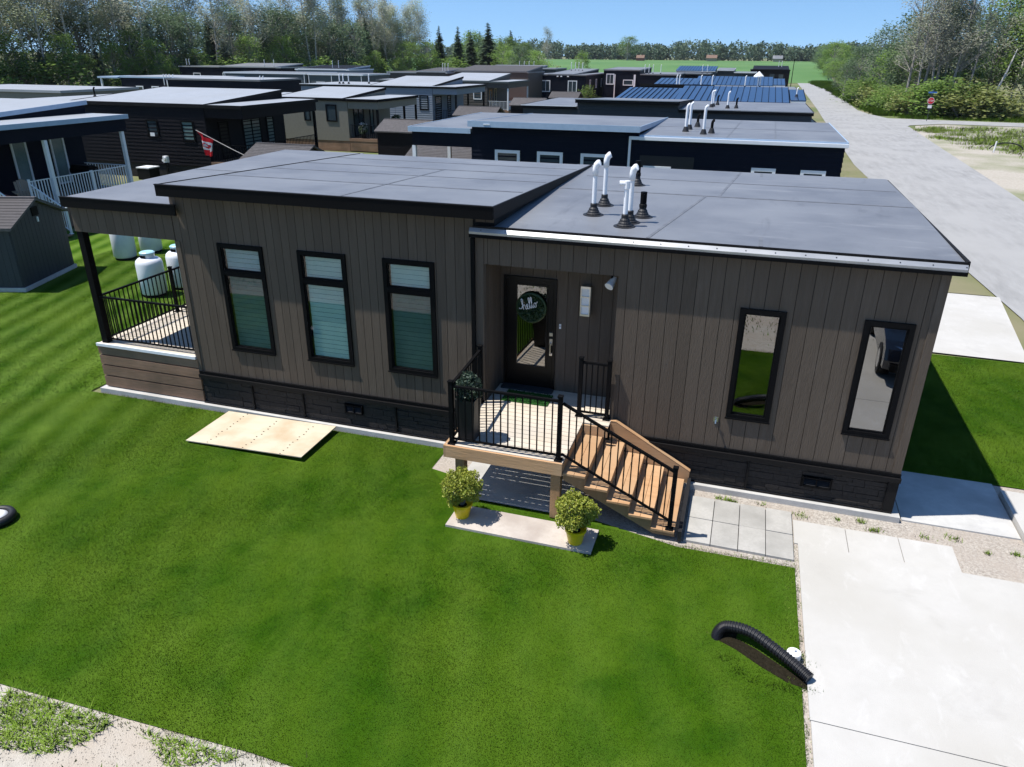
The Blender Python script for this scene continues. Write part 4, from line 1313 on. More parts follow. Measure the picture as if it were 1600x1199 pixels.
for v, w_ in ((.6, 1.5), (3.6, .9)): simple_window(b3, 'r', v, 1.1, w_, 2.1, MT['black'], MT['pane'], at=13.8)
pipes(b3, [(3.4, 1.5), (3.8, 1.5), (4.4, 1.5), (5.8, 3)], 4.1)
b4 = home('brown grey home with blue-grey roof, fourth in the left column', -30, 72, 16.1, 8, MT['brown'], MT['green'], MT['sheenroof'], 'R', 2.5, 4.1, (7.5, 13.8, 4.15, 4.8), WP, WP, .28, posts=(0.02, 7.7), deckz=1.1)
simple_window(b4, 'f', 11.95, 2.2, 1.0, 1.15, WP, MT['pane'])
simple_window(b4, 'r', .6, 1.1, .9, 2.1, MT['wood'], MT['pane'], at=13.6)
simple_window(b4, 'r', 2.4, 1.5, .7, 1.8, MT['ply'], MT['pane'], at=13.6)

# homes behind the left column
def far_home(label, x0, y0, w, d, z, wm, fm, rm, wins=(), hi=None, pp=(), split='h'):
    t = home(label, x0, y0, w, d, wm, fm, rm, None, zl=z, hi=hi, lap=0, skirtm=wm)
    for (u, z0, ww, hh) in wins: simple_window(t, 'f', u, z0, ww, hh, WP, MT['pane'], split=split, fw_=.12)
    if pp: pipes(t, pp, z, h=1.1)
    return t


h1 = far_home('navy home with three white windows, farthest left in the row by the wood', -65, 70, 12.5, 8, 4.0, MT['navy'], MT['paleblue'], MT['sheenroof'], [(2.2, 1.4, 1.1, 1.5), (4.6, 1.4, 1.1, 1.5), (7.0, 1.4, 1.1, 1.5)])
bx('porch_roof', MT['paleblue'], h1, -3.2, 0, -.5, 5, 3.75, 3.95)
bx('porch_post', WP, h1, -2.9, -2.7, -.4, -.2, 0, 3.75)
h2 = far_home('navy home with a white downspout and white vent pipes, in front of the wood', -51, 62, 12.2, 8, 4.15, MT['navy'], MT['midroof'], MT['sheenroof'], [(1.2, 1.6, 1.2, 1.2), (6.6, 1.6, 1.0, 1.1), (9.3, 1.7, 1.1, 1.1)])
spout(h2, .1, WP); pipes(h2, [(-.9, .6), (-.5, .6), (-.1, .6), (.4, .6), (11.5, 1), (11.9, 1)], 3.2, h=1.2)
h3 = far_home('grey-green home with white corner posts and white windows before the wood', -60, 84, 13.2, 8, 4.35, MT['green'], WP, MT['midroof'], [(9.9, 1.7, 1.9, 1.9), ])
for u in (.1, 12.9): spout(h3, u, WP, 4.2)
h3b = far_home('grey-green home with two white framed windows beside the pale side wall', -46.5, 84, 8.3, 8, 4.3, MT['green'], WP, MT['midroof'], [(1.2, 1.6, 1.3, 1.7), (5.2, 1.9, 1.2, 1.0)], split='v')
for u in (.1, 3.6, 8.1): spout(h3b, u, WP, 4.15)
h4 = far_home('long navy home close under the trees', -92, 113, 22, 9, 4.55, MT['navy'], MT['sheenroof'], MT['midroof'], [(3, 2, 1.6, 1.4), (9.5, 2.1, 1.6, 1.4)], hi=(9, 21, 4.6, 5.1), pp=[(1, 1), (1.6, 1), (18, 1), (20, 1)])
h5 = far_home('home with a pale blue-grey side wall and black roof before the wood', -58, 99, 9.5, 8, 4.6, MT['bluegrey'], WP, MT['char'], [], hi=(.5, 9, 4.65, 5.1), pp=[(5.5, 2), (6.6, 2)])
h6 = far_home('dark brown home with pale flat roof edge, right of the wood', -43, 101, 10, 9, 4.35, MT['brown'], MT['sheenroof'], MT['brown'], [(3, 2, 1.2, 1.2)], hi=(5, 9.8, 4.5, 4.9))
spout(h6, .1, WP, 4.2); pipes(h6, [(8.9, 1), (9.3, 1), (9.8, 1)], 4.2, h=1.3)
h7 = far_home('dark home with a low gable beyond the blue-grey home', -33, 104, 12, 9, 4.5, MT['brown'], MT['midroof'], MT['brown'], [], hi=(.2, 11.8, 4.6, 5.3))
h8 = far_home('dark home with pale roof, farthest along the left column', -42, 140, 16, 9, 4.55, MT['slate'], MT['sheenroof'], MT['midroof'], [], hi=(1, 12, 4.6, 5.0), pp=[(8, 2), (9, 2), (10, 2), (11, 2)])

h0 = far_home('pale taupe home at the far left edge under the trees', -54, 37, 14.5, 8, 3.95, MT['taupe'], MT['sheenroof'], MT['sheenroof'], [(11.5, 1.6, 1.0, 1.0)])

# sheds (ridges along x)
for lab, x, y, ln in (('brown shingled shed with a flag pole at its gable, behind the porch roof', -9.4, 21.6, 3.3), ('dark brown shed with grey shingles in front of the taupe home', -10.3, 38.0, 3.7), ('grey shingled shed half hidden behind the navy home porch', -2.3, 25.6, 3.6),
                      ('grey shingled shed in front of the white posted porch', -10.7, 53.6, 3.9), ('dark shingled shed left of the dark grey-green home', -10.7, 69.6, 3.7), ('grey shingled shed against the navy box home', -10.7, 86, 3.8)):
    shed((x, y, 0), R(90), 3.1, ln - .3, 2.0, 2.62, lab, MT['char'])

# ================================================================== SMALL THINGS AROUND
def car(label, loc, rz, paint):
    """SUV, nose towards +y"""
    t = thing('parked_car', label, 'car', loc, rz)
    hw = .93
    lower = [(-2.3, .42), (-2.35, .75), (-2.28, 1.02), (-1.5, 1.06), (1.0, 1.04), (1.9, .96), (2.25, .86), (2.36, .62), (2.32, .40), (1.85, .34), (-1.9, .34)]
    def loft(profile, insets):
        vs, fs = [], []
        n = len(profile)
        for x, sc_ in insets:
            cy = 0
            for (y, z) in profile: vs.append((x, y * sc_, .34 + (z - .34) * (1 if abs(x) < .8 else .98)))
        for i in range(len(insets) - 1):
            for k in range(n):
                fs.append((i * n + k, (i + 1) * n + k, (i + 1) * n + (k + 1) % n, i * n + (k + 1) % n))
        fs.append(tuple(range(n)))
        fs.append(tuple((len(insets) - 1) * n + k for k in range(n))[::-1])
        return vs, fs
    vs, fs = loft(lower, [(-hw, .955), (-hw * .93, .985), (-.55, 1), (.55, 1), (hw * .93, .985), (hw, .955)])
    body = MB().add(vs, fs).build('body', paint, t, smooth=False)
    cab = [(-2.05, 1.03, .84), (-1.75, 1.58, .64), (-.2, 1.66, .66), (.35, 1.60, .64), (1.15, 1.03, .84)]
    vs = [(s * w, y, z) for s in (-1, 1) for (y, z, w) in cab]
    MB().add(vs, [(0, 1, 6, 5), (1, 2, 7, 6), (2, 3, 8, 7), (3, 4, 9, 8), (0, 4, 3, 2, 1), (5, 6, 7, 8, 9)]).build('cabin', paint, t)
    def on(q, off): return [tuple(v + o for v, o in zip(p, off)) for p in q]
    MB().add([(-.60, .40, 1.555), (.60, .40, 1.555), (.74, 1.06, 1.09), (-.74, 1.06, 1.09)], [(3, 2, 1, 0)][::-1]).add([], []).build('windscreen', MT['pane'], t).location = (0, .012, .012)
    MB().add([(-.60, -1.80, 1.52), (.60, -1.80, 1.52), (.74, -2.02, 1.12), (-.74, -2.02, 1.12)], [(0, 1, 2, 3)]).build('rear_window', MT['pane'], t).location = (0, -.012, .01)
    for s in (-1, 1):
        for ya, yb, yc, yd in ((-1.85, -.85, -.85, -1.62), (-.75, .9, .30, -.75)):
            MB().add([(s * .842, ya, 1.08), (s * .842, yb, 1.08), (s * .672, yc, 1.55), (s * .672, yd, 1.55)], [(0, 1, 2, 3)]).build('side_window', MT['pane'], t)
        MB().add([(s * .50, 2.30, .80), (s * .86, 2.13, .84), (s * .90, 1.93, .90), (s * .55, 2.20, .885)], [(0, 1, 2, 3)]).build('headlight', MT['lamp'], t).location = (0, .03, .012)
        hl_ = MB().add([(s * .50, 2.30, .80), (s * .86, 2.13, .84), (s * .90, 1.93, .90), (s * .55, 2.20, .885)], [(0, 1, 2, 3)]).build('headlight', MT['chrome'], t)
        hl_.location = (0, .022, .006)
        bx('tail_light', MT['signred'], t, s * .62, s * .86, -2.34, -2.28, .82, .98)
        bx('mirror', paint, t, s * .92, s * 1.08, .55, .72, 1.05, 1.17)
        for y in (-1.42, 1.45):
            w = MB().tube([(s * .70, y, .36), (s * .95, y, .36)], .36, 22).build('wheel', MT['tyre'], t)
            MB().tube([(s * .945, y, .36), (s * .957, y, .36)], .235, 10).build('rim', MT['chrome'], w)
    bx('grille', MT['black'], t, -.46, .46, 2.27, 2.345, .60, .80)
    bx('bumper', MT['trim'], t, -.8, .8, 2.28, 2.375, .38, .55)
    return t


car('dark car parked at the street edge, its bonnet just past the dark grey-green home', (17.2, 67, .02), R(-88), MT['car'])
car('black car on the front driveway, nose towards the house, mirrored in the right window', (17.15, -7.75, .02), R(4), MT['car'])

# flag on a leaning pole
fg = thing('pole_flag', 'red and white maple leaf flag drooping from a leaning pole', 'flag', (-12.0, 20.6, 0))
MB().tube([(1.6, .6, 1.6), (0, .3, 2.35), (-1.75, 0, 3.22)], .018, 6).build('pole', MT['palebark'], fg)
bx('pole_bracket', MT['black'], fg, 1.55, 1.66, .45, .62, 1.5, 1.7)
def cloth(name, m, u0, u1, off=0):
    # u along the fly (hanging down), v along the pole
    nu, nv = 8, 8
    vs = []
    for i in range(nu + 1):
        u = u0 + (u1 - u0) * i / nu
        for j in range(nv + 1):
            v = j / nv
            px = -1.70 + (.80 - .45 * u) * v
            x = px + .42 * u + .06 * math.sin(v * 9 + u * 3)
            y = -.02 + .12 * math.sin(v * 8 + u * 4) + off
            z = 3.19 - (.42 - .34 * u) * v - 1.12 * u
            vs.append((x, y, z))
    fs = [(i * (nv + 1) + j, i * (nv + 1) + j + 1, (i + 1) * (nv + 1) + j + 1, (i + 1) * (nv + 1) + j) for i in range(nu) for j in range(nv)]
    return MB().add(vs, fs).build(name, m, fg, smooth=True)
cloth('red_band', MT['red'], 0, .27)
fw2 = cloth('white_band', MT['flagwhite'], .27, .73)
cloth('red_band', MT['red'], .73, 1)
leaf = [(0, .5), (.1, .3), (.22, .36), (.18, .12), (.36, .2), (.33, .1), (.46, .0), (.2, -.2), (.24, -.3), (.03, -.26), (.03, -.5), (-.03, -.5), (-.03, -.26), (-.24, -.3), (-.2, -.2), (-.46, 0), (-.33, .1), (-.36, .2), (-.18, .12), (-.22, .36), (-.1, .3)]
lv = []
for a, b in leaf:
    u, v = .5 + a * .36, .5 + b * .55
    lv.append((-1.70 + (.80 - .45 * u) * v + .42 * u + .06 * math.sin(v * 9 + u * 3), -.035 + .12 * math.sin(v * 8 + u * 4), 3.19 - (.42 - .34 * u) * v - 1.12 * u))
MB().add(lv, [tuple(range(len(lv)))]).build('maple_leaf', MT['red'], fw2)

# utility things by the charcoal home
um = thing('meter_post', 'white topped utility meter post by the charcoal home wall', 'meter post', (-19.1, 24.2, 0))
bx('post', MT['trim'], um, -.05, .05, -.05, .05, 0, 1.0)
MB().box(-.13, .13, -.10, .10, 1.0, 1.35).tube([(0, -.1, 1.22), (0, -.17, 1.22)], .09, 12).build('meter_head', WP, um)
ac = thing('air_conditioner', 'square pale topped air conditioner against the charcoal home', 'air conditioner', (-20.3, 24.0, 0))
bx('casing', MT['trim'], ac, -.42, .42, -.4, .4, .05, .68)
MB().box(-.45, .45, -.43, .43, .68, .74).lathe([(.34, .741), (.34, .76), (.05, .77)], 16).build('top', WP, ac)


def adirondack(loc, rz, m, label):
    t = thing('porch_chair', label, 'chair', loc, rz)
    for k in range(5):
        bx('seat_slat', m, t, -.27, .27, -.28 + k * .11, -.18 + k * .11, .36 - k * .03, .385 - k * .03)
    for k in range(5):
        x = -.24 + k * .105
        MB().bar((x + .045, .26, .24), (x + .045, .55, 1.0 - abs(k - 2) * .05), .095, .02, (0, 1, 0)).build('back_slat', m, t)
    for s in (-1, 1):
        bx('leg', m, t, s * .30, s * .34, -.32, -.25, 0, .55)
        MB().bar((s * .32, -.30, .34), (s * .32, .45, .03), .03, .10).build('leg', m, t)
        bx('armrest', m, t, s * .26, s * .40, -.36, .36, .55, .58)
    return t


adirondack((-14.75, 10.1, 1.05), R(70), MT['clay'], 'reddish brown wooden porch chair at the very left edge')
adirondack((-14.7, 11.35, 1.05), R(60), MT['tan'], 'tan wooden porch chair beside the white railing post')
gr_ = thing('barbecue', 'black covered barbecue on the white railed porch', 'barbecue', (-15.6, 15.2, 1.05))
MB().box(-.45, .45, -.3, .3, .12, .75).build('cabinet', MT['rubber'], gr_)
MB().prism([(-.3, .75), (.3, .75), (.3, .95), (.12, 1.08), (-.15, 1.08), (-.3, .92)], 0, -.5, .5).build('hood', MT['black'], gr_)
for s in (-1, 1):
    for y in (-.25, .22): bx('foot', MT['black'], gr_, s * .36, s * .42, y, y + .05, 0, .12)
hb = thing('hanging_basket', 'dark hanging flower basket under the taupe home porch roof', 'hanging basket', (-14.3, 44.2, 1.9))
MB().lathe([(.14, -.02), (.22, .16), (.22, .18)], 14).build('basket', MT['rubber'], hb)
MB().tube([(0, 0, .15), (0, 0, 1.15)], .008, 5).build('hanger', MT['black'], hb)
bush(hb, 'foliage', MT['leaf_dark'], (0, 0, .26), .42, .26, 500, .05, 61, .3)
fp = thing('flower_planter', 'white flowering plant in a pot at the taupe home door', 'potted plant', (-15.3, 40.7, .95))
MB().lathe([(.14, 0), (.2, .3), (.2, .32)], 14).build('pot', MT['rubber'], fp)
bush(fp, 'foliage', MT['leaf_dark'], (0, 0, .62), .36, .42, 420, .05, 62, .3)
bush(fp, 'blossom', MT['flagwhite'], (0, 0, .8), .34, .34, 120, .04, 63, .3)
for i, (x, y, lab) in enumerate(((-14.6, 43.0, 'pale porch chair nearer the railing of the taupe home'), (-14.6, 44.0, 'pale porch chair farther back on the taupe home porch'))):
    adirondack((x, y, .95), R(80), MT['tan'], lab)

# stop sign with street blades
sg = thing('stop_sign', 'red octagonal stop sign with blue street name blades at the side road', 'road sign', (32.0, 91.6, 0), R(-14))
bx('sign_post', MT['slate'], sg, -.04, .04, -.02, .02, 0, 3.55)
oc = [(.42 * math.cos(R(22.5 + 45 * k)), 2.62 + .42 * math.sin(R(22.5 + 45 * k))) for k in range(8)]
ow = [(.46 * math.cos(R(22.5 + 45 * k)), 2.62 + .46 * math.sin(R(22.5 + 45 * k))) for k in range(8)]
MB().prism(ow, 1, -.030, -.022).build('sign_border', MT['flagwhite'], sg)
face_ = MB().prism(oc, 1, -.036, -.0305).build('sign_face', MT['signred'], sg)
def text_mesh(name, s_, size, m, parent, loc, rot=(R(90), 0, 0), ext=.004):
    c = bpy.data.curves.new(name, 'FONT')
    c.body = s_
    c.size = size
    c.extrude = ext
    c.align_x = 'CENTER'
    c.align_y = 'CENTER'
    o = bpy.data.objects.new(name, c)
    COL.objects.link(o)
    bpy.context.view_layer.update()
    me = bpy.data.meshes.new_from_object(o.evaluated_get(bpy.context.evaluated_depsgraph_get()))
    bpy.data.objects.remove(o)
    me.materials.clear()
    me.materials.append(m)
    t = bpy.data.objects.new(name, me)
    COL.objects.link(t)
    t.parent = parent
    t.location = loc
    t.rotation_euler = rot
    return t
text_mesh('lettering', 'STOP', .30, MT['flagwhite'], face_, (0, -.041, 2.62))
bx('small_plate', MT['flagwhite'], sg, -.26, .26, -.034, -.024, 1.68, 2.06)
bx('street_blade', MT['signblue'], sg, -.55, .55, -.012, .012, 3.58, 3.78)
bx('street_blade', MT['signblue'], sg, -.012, .012, -.55, .55, 3.80, 4.0)
lp = thing('street_lamp', 'tall black street lamp post at the far end of the road', 'street lamp', (19.9, 202, 0))
MB().tube([(0, 0, 0), (0, 0, 6.1)], [.10, .07], 8).build('lamp_post', MT['black'], lp)
MB().box(-.16, .16, -.25, .25, 6.5, 6.6).lathe([(.10, 6.05), (.2, 6.5)], 8).build('lamp_head', MT['black'], lp)
MB().box(-.13, .13, -.2, .2, 6.48, 6.498).build('lamp_lens', MT['white'], lp)
stk = MB().tube([(30.95, 58.0, 0), (31.0, 58.0, .85)], [.055, .055], 8).build('survey_stake', MT['white'])
tag(stk, 'short white stake standing in the sandy lot', 'stake')
hz = MB().tube([(32.2 + .95 * math.cos(t) * (1.3), 59.5, .02 + .6 * math.sin(t)) for t in np.linspace(.15, math.pi * .95, 16)], .045, 8).build('curved_hose', MT['pipe'])
tag(hz, 'black hose arching out of the sandy lot beside the white stake', 'hose')
sg.scale = (.82, .82, .86)
# far farm buildings beyond the crop field
def farm(label, x, y, z, w, d, h, rm, wm):
    t = thing('farmhouse', label, 'house', (x, y, z))
    MB().prism([(-d / 2, 0), (d / 2, 0), (d / 2, h * .55), (0, h * .95), (-d / 2, h * .55)], 0, -w / 2, w / 2).build('wall', wm, t)
    for s in (-1, 1):
        p = [(0, h), (s * d * .58, h * .5), (s * d * .58, h * .46), (0, h * .95)]
        MB().prism(p if s > 0 else p[::-1], 0, -w * .55, w * .55).build('roof', rm, t)
    bx('chimney', wm, t, w * .2, w * .25, -.6, .6, h * .8, h * 1.15)
    return t
farm('farmhouse with a broad brown roof beyond the crop field', -34.5, 760, 3.6, 9, 7, 5.5, MT['roofbrown'], MT['brick'])
farm('pale farmhouse at the right end of the far field', 24, 760, 3.5, 8, 7, 5.5, MT['midroof'], MT['brick'])
farm('orange roofed barn in front of the far trees', -98, 740, 3.5, 7, 6, 5, MT['roofbrown'], MT['clay'])

# ================================================================== TREES
def leaf_cloud(mb, nr, centers, per, spread, size, flat=.8):
    k = len(centers)
    C = np.repeat(np.array(centers), per, 0)
    n = len(C)
    C = C + nr.normal(size=(n, 3)) * np.array([spread, spread, spread * flat])
    A, B = rand_axes(n, size, nr, .6)
    A[:, 2] *= .45
    B[:, 2] *= .45
    mb.quads(C, A, B)


def make_tree(kind, seed):
    r = random.Random(seed)
    nr = np.random.default_rng(seed)
    tk, cr = MB(), MB()
    if kind in ('aspen', 'bare'):
        H = 18
        lean = (r.uniform(-.06, .06), r.uniform(-.06, .06))
        bend = r.uniform(-.5, .5)
        P = lambda t: Vector((lean[0] * H * t + bend * math.sin(t * 3), lean[1] * H * t, H * t))
        tk.tube([P(i / 8) for i in range(9)], [.19 - .165 * i / 8 for i in range(9)], 6)
        cs = []
        for k in range(26 if kind == 'aspen' else 34):
            t = r.uniform(.30, .97)
            a = r.uniform(0, 6.28)
            ln = (1.0 - t) * 3.6 + r.uniform(.7, 1.6)
            b = P(t)
            d = Vector((math.cos(a), math.sin(a), r.uniform(.45, 1.3)))
            e = b + d * ln * .75
            tk.tube([b, b.lerp(e, .5) + Vector((0, 0, -.1)), e], [.05, .035, .012], 4)
            for q in range(2):
                e2 = e + Vector((r.uniform(-.9, .9), r.uniform(-.9, .9), r.uniform(-.1, 1)))
                m_ = b.lerp(e, r.uniform(.5, .9))
                tk.tube([m_, e2], [.022, .008], 3)
                cs.append(e2)
            cs += [e, b.lerp(e, .65)]
        if kind == 'aspen':
            leaf_cloud(cr, nr, [tuple(c) for c in cs], 42, .62, .12)
        else:
            leaf_cloud(cr, nr, [tuple(c) for c in cs[::2]], 22, .5, .11)
    elif kind == 'broad':
        H = 11
        tk.tube([(0, 0, 0), (.1, .05, 2), (.0, .1, 5), (.1, 0, 8.5)], [.26, .2, .13, .04], 7)
        cs = []
        for k in range(44):
            a, t = r.uniform(0, 6.28), r.uniform(.18, 1)
            rad = 3.6 * math.sqrt(max(.05, 1 - ((t - .5) / .56) ** 2)) * r.uniform(.55, 1.0)
            c = Vector((rad * math.cos(a), rad * math.sin(a), 1.0 + t * (H - 1.6)))
            tk.tube([(0, 0, max(.8, c.z - 2.2)), Vector((0, 0, c.z - 1)).lerp(c, .6), c], [.06, .04, .012], 4)
            cs.append(tuple(c))
        leaf_cloud(cr, nr, cs, 85, .66, .16, .7)
    elif kind == 'spruce':
        H = 14
        tk.tube([(0, 0, 0), (0, 0, H * .5), (.05, 0, H)], [.2, .12, .02], 6)
        C, A, B = [], [], []
        z = .9
        while z < H - .1:
            rad = (1 - z / H) ** .85 * 2.7 + .12
            n = max(5, int(9 * rad ** .7))
            for k in range(n):
                a = r.uniform(0, 6.28)
                rr = rad * r.uniform(.72, 1.12)
                tk.tube([(0, 0, z), (rr * .9 * math.cos(a), rr * .9 * math.sin(a), z - rr * .22)], [.025, .008], 3)
                m_ = max(4, int(rr * 9))
                for q in range(m_):
                    s = (q + .5) / m_
                    u = Vector((math.cos(a), math.sin(a), -.24))
                    c = u * rr * s + Vector((r.uniform(-.12, .12), r.uniform(-.12, .12), z + r.uniform(-.1, .08)))
                    side = Vector((-math.sin(a), math.cos(a), r.uniform(-.6, .2))) * (.16 + .22 * (1 - s)) * min(1, rr)
                    C.append(c); A.append(u * .17); B.append(side)
            z += .34
        cr.quads(np.array(C), np.array(A), np.array(B))
    elif kind == 'shrub':
        cs = []
        for k in range(22):
            a = r.uniform(0, 6.28)
            rad = r.uniform(.2, 1.7)
            c = Vector((rad * math.cos(a), rad * math.sin(a), r.uniform(.4, 2.9) * (1 - rad * .2)))
            tk.tube([(rad * .2 * math.cos(a), rad * .2 * math.sin(a), 0), c * .6, c], [.035, .025, .008], 4)
            cs.append(tuple(c))
        leaf_cloud(cr, nr, cs, 55, .42, .13, .8)
    return tk, cr


KINDS = {}
for kind, lm_, bk in (('aspen', 'leaf_aspen', 'palebark'), ('broad', 'leaf_green', 'bark'), ('spruce', 'leaf_dark', 'bark'), ('shrub', 'leaf_green', 'bark'), ('bare', 'leaf_aspen', 'bark'), ('yellow', 'leaf_yellow', 'bark'), ('dark', 'leaf_dark', 'bark')):
    gk = {'yellow': 'shrub', 'dark': 'broad'}.get(kind, kind)
    KINDS[kind] = []
    for s_ in range(3):
        tk, cr = make_tree(gk, 100 + s_ * 7 + len(kind))
        KINDS[kind].append((tk.mesh('trunk', MT[bk]), cr.mesh('crown', MT[lm_])))
BASEH = dict(aspen=18, broad=11, spruce=14, shrub=3, bare=18, yellow=3, dark=11)


def tree(kind, x, y, h, label, group, name=None, wide=1.0, r=rng):
    z = gz(y)
    shrubby = kind in ('shrub', 'yellow')
    t = thing(name or {'spruce': 'spruce_tree', 'shrub': 'shrub', 'yellow': 'shrub', 'bare': 'bare_tree', 'aspen': 'poplar_tree'}.get(kind, 'leafy_tree'), label, 'shrub' if shrubby else 'tree', (x, y, z), r.uniform(0, 6.28), group)
    s_ = h / BASEH[kind]
    t.scale = (s_ * wide, s_ * wide, s_)
    tm, cm = r.choice(KINDS[kind])
    share('trunk' if not shrubby else 'stem', tm, t)
    share('crown' if not shrubby else 'foliage', cm, t)
    return t


r_ = random.Random(31)
edge = lambda y: -104 + (y - 80) * .2
Lp, Ls, Lb, Ld, Lu = ('tall grey leaved poplar standing in the wood behind the homes on the left', 'dark pointed spruce among the poplars of the left wood', 'dense green leafy tree in the shade of the left wood',
                      'dark broad tree deep in the left wood', 'bright green shrub along the foot of the left wood')
y = 62
while y < 212:      # the edge of the wood, tallest row
    for row, off in enumerate((2, 8, 14)):
        x = edge(y) - off + r_.uniform(-2, 2)
        yy = y + r_.uniform(-2, 2)
        hs = 1 if y < 185 else .9
        q = r_.random()
        if q < .70: tree('aspen', x, yy, r_.uniform(19, 23.5) * hs, Lp, 'poplars of the left wood', wide=r_.uniform(.9, 1.25), r=r_)
        elif q < .84: tree('spruce', x, yy, r_.uniform(13, 18), Ls, 'spruces of the left wood', wide=1.15, r=r_)
        else: tree('dark', x, yy, r_.uniform(13, 17), Ld, 'dark trees of the left wood', wide=.8, r=r_)
    y += 5.2
y = 60
while y < 212:
    x = edge(y) + r_.uniform(-1, 3)
    q = r_.random()
    if q < .6: tree('broad', x, y, r_.uniform(6, 11), Lb, 'leafy trees along the left wood', wide=.9, r=r_)
    elif q < .8: tree('spruce', x, y, r_.uniform(7, 12), Ls, 'spruces of the left wood', wide=1.2, r=r_)
    else: tree('shrub', x + 2, y, r_.uniform(3, 5), Lu, 'shrubs along the left wood', r=r_)
    y += 4.4
for i in range(22):
    y = 66 + i * 6.8
    tree('dark', edge(y) - 20 + r_.uniform(-2, 2), y, r_.uniform(13, 18), Ld, 'dark trees of the left wood', wide=1.1, r=r_)
for i in range(46):
    y = 56 + i * 3.4
    tree(r_.choice(('shrub', 'broad', 'shrub')), edge(y) + r_.uniform(0, 5), y, r_.uniform(3.2, 6.5), Lu, 'shrubs along the left wood', wide=1.2, r=r_)
# spruces and leafy trees where the wood thins out
for x, y, h in ((-74.5, 212, 17.5), (-73.5, 220, 14), (-70, 226, 16.5), (-86, 252, 15), (-83, 255, 14), (-80, 257, 15.5), (-77, 259, 13.5), (-74, 262, 14.5), (-71, 258, 13), (-68, 262, 12)):
    tree('spruce', x, y, h * r_.uniform(.8, 1.05), 'dark spruce where the left wood thins out towards the open field', 'spruces past the left wood', wide=r_.uniform(1.2, 1.7), r=r_)
for x, y, h, k in ((-80, 238, 14, 'broad'), (-74, 236, 13, 'dark'), (-69, 240, 12.5, 'broad'), (-84, 248, 12, 'dark'), (-78, 252, 12.5, 'broad'), (-72, 256, 11.5, 'dark'), (-67, 258, 10.5, 'dark'), (-76, 228, 9.5, 'broad'), (-79, 236, 11, 'dark'), (-71, 248, 10, 'dark'), (-66, 250, 11, 'broad'), (-62, 246, 9, 'broad'), (-58, 240, 7, 'shrub'), (-50, 180, 9.5, 'broad'), (-46, 176, 8, 'broad'), (-43, 172, 9, 'dark'), (-40, 178, 8.2, 'broad'), (-54, 200, 7.5, 'broad'), (-60, 215, 8, 'dark')):
    tree(k, x, y, h, 'leafy tree in the clump between the left wood and the crop field', 'trees between wood and field', r=r_)
tree('aspen', -38.6, 181, 12.5, 'thin tall tree at the right end of the clump before the crop field', None, wide=.8, r=r_)
tree('yellow', -33, 170, 4.5, 'yellowish small tree standing alone at the near edge of the crop field', None, r=r_)
tree('broad', -33, 196, 8, 'small dark leafy tree alone in front of the far treeline', None, wide=.8, r=r_)
for x, y in ((-24, 150), (-21, 152), (-18, 149), (-15, 153), (-12, 150), (-9, 152)):
    tree('shrub', x, y, r_.uniform(2.5, 3.6), 'green shrub in the row behind the navy box home', 'shrubs behind the navy box home', r=r_)
tree('shrub', -13.2, 110, 2.6, 'small green shrub beside the corner of the navy box home', None, r=r_)
tree('broad', -113, 755, 21, 'big round tree rising above the far treeline', None, wide=1.45, r=r_)

# the wood at the right, beyond the road
for k, x, y, h, w in (('dark', 27.6, 148, 6.5, 1), ('dark', 29, 140, 9, .9), ('bare', 30, 134, 11, 1.2), ('dark', 31.5, 128, 12, .8), ('dark', 33, 118, 13, .8), ('broad', 31, 122, 8, .9), ('dark', 36, 122, 15, .8),
                      ('dark', 37.5, 114, 14.5, .7), ('broad', 33.5, 111, 7, .8), ('broad', 37, 107, 5.5, .8), ('broad', 40, 110, 5.5, .8), ('dark', 44, 118, 13, .75),
                      ('broad', 45.5, 122, 16, .8), ('broad', 48, 113, 15, .8), ('dark', 50, 118, 17, .9), ('broad', 53, 110, 15, .9), ('dark', 55, 120, 17, 1), ('dark', 58, 108, 13, .9), ('broad', 62, 115, 16, 1), ('dark', 47.5, 109.5, 8, .8), ('dark', 51, 106, 7, .9),
                      ('dark', 34, 150, 9, 1), ('broad', 30, 160, 8, 1), ('dark', 40, 140, 12, 1), ('dark', 46, 135, 13, 1)):
    tree(k, x, y, h, {'dark': 'dark leafy tree in the wood right of the road', 'broad': 'green leafy tree in the wood right of the road', 'bare': 'thin grey tree at the left end of the right wood'}[k], {'dark': 'dark trees of the right wood', 'broad': 'green trees of the right wood', 'bare': None}[k], wide=w, r=r_)
for x, y, h in ((31.5, 107, 16.5), (32.8, 104.5, 15), (33.6, 108, 17.5), (34.6, 105, 16), (35.6, 108, 18), (36.6, 106, 17), (37.8, 109, 18), (33.0, 112, 17), (35.0, 113, 18.5), (38.6, 106, 15)):
    tree('bare', x, y, h, 'leaning grey bare branched tree in the thicket near the stop sign', 'bare trees near the stop sign', wide=1.15, r=r_)
for x, y, h in ((35.3, 110, 17), (37, 112, 18), (46, 114, 17), (49, 110, 17.5), (52, 114, 18)):
    tree('aspen', x, y, h, 'tall silvery poplar in the wood right of the road', 'poplars of the right wood', wide=1.1, r=r_)
tree('aspen', 41.5, 122, 13, 'thin poplar seen against the sky in the gap of the right wood', None, wide=.8, r=r_)
for i, (x, y, h) in enumerate(((31.6, 101.5, 3.6), (33.2, 99.8, 4.2), (35, 100.4, 4.6), (37.2, 101.5, 4.4), (39.3, 102.6, 4.0), (28.8, 124, 4), (29.4, 117, 3.6), (30.4, 110, 3.4), (28, 131, 4), (43.6, 104.5, 3.2), (29.7, 113, 3.2), (31, 105, 3))):
    tree('shrub' if i % 3 else 'yellow', x, y, h, 'green shrub at the foot of the right wood' if i % 3 else 'yellowing shrub at the foot of the right wood', 'green shrubs of the right wood' if i % 3 else 'yellowing shrubs of the right wood', wide=1.2, r=r_)
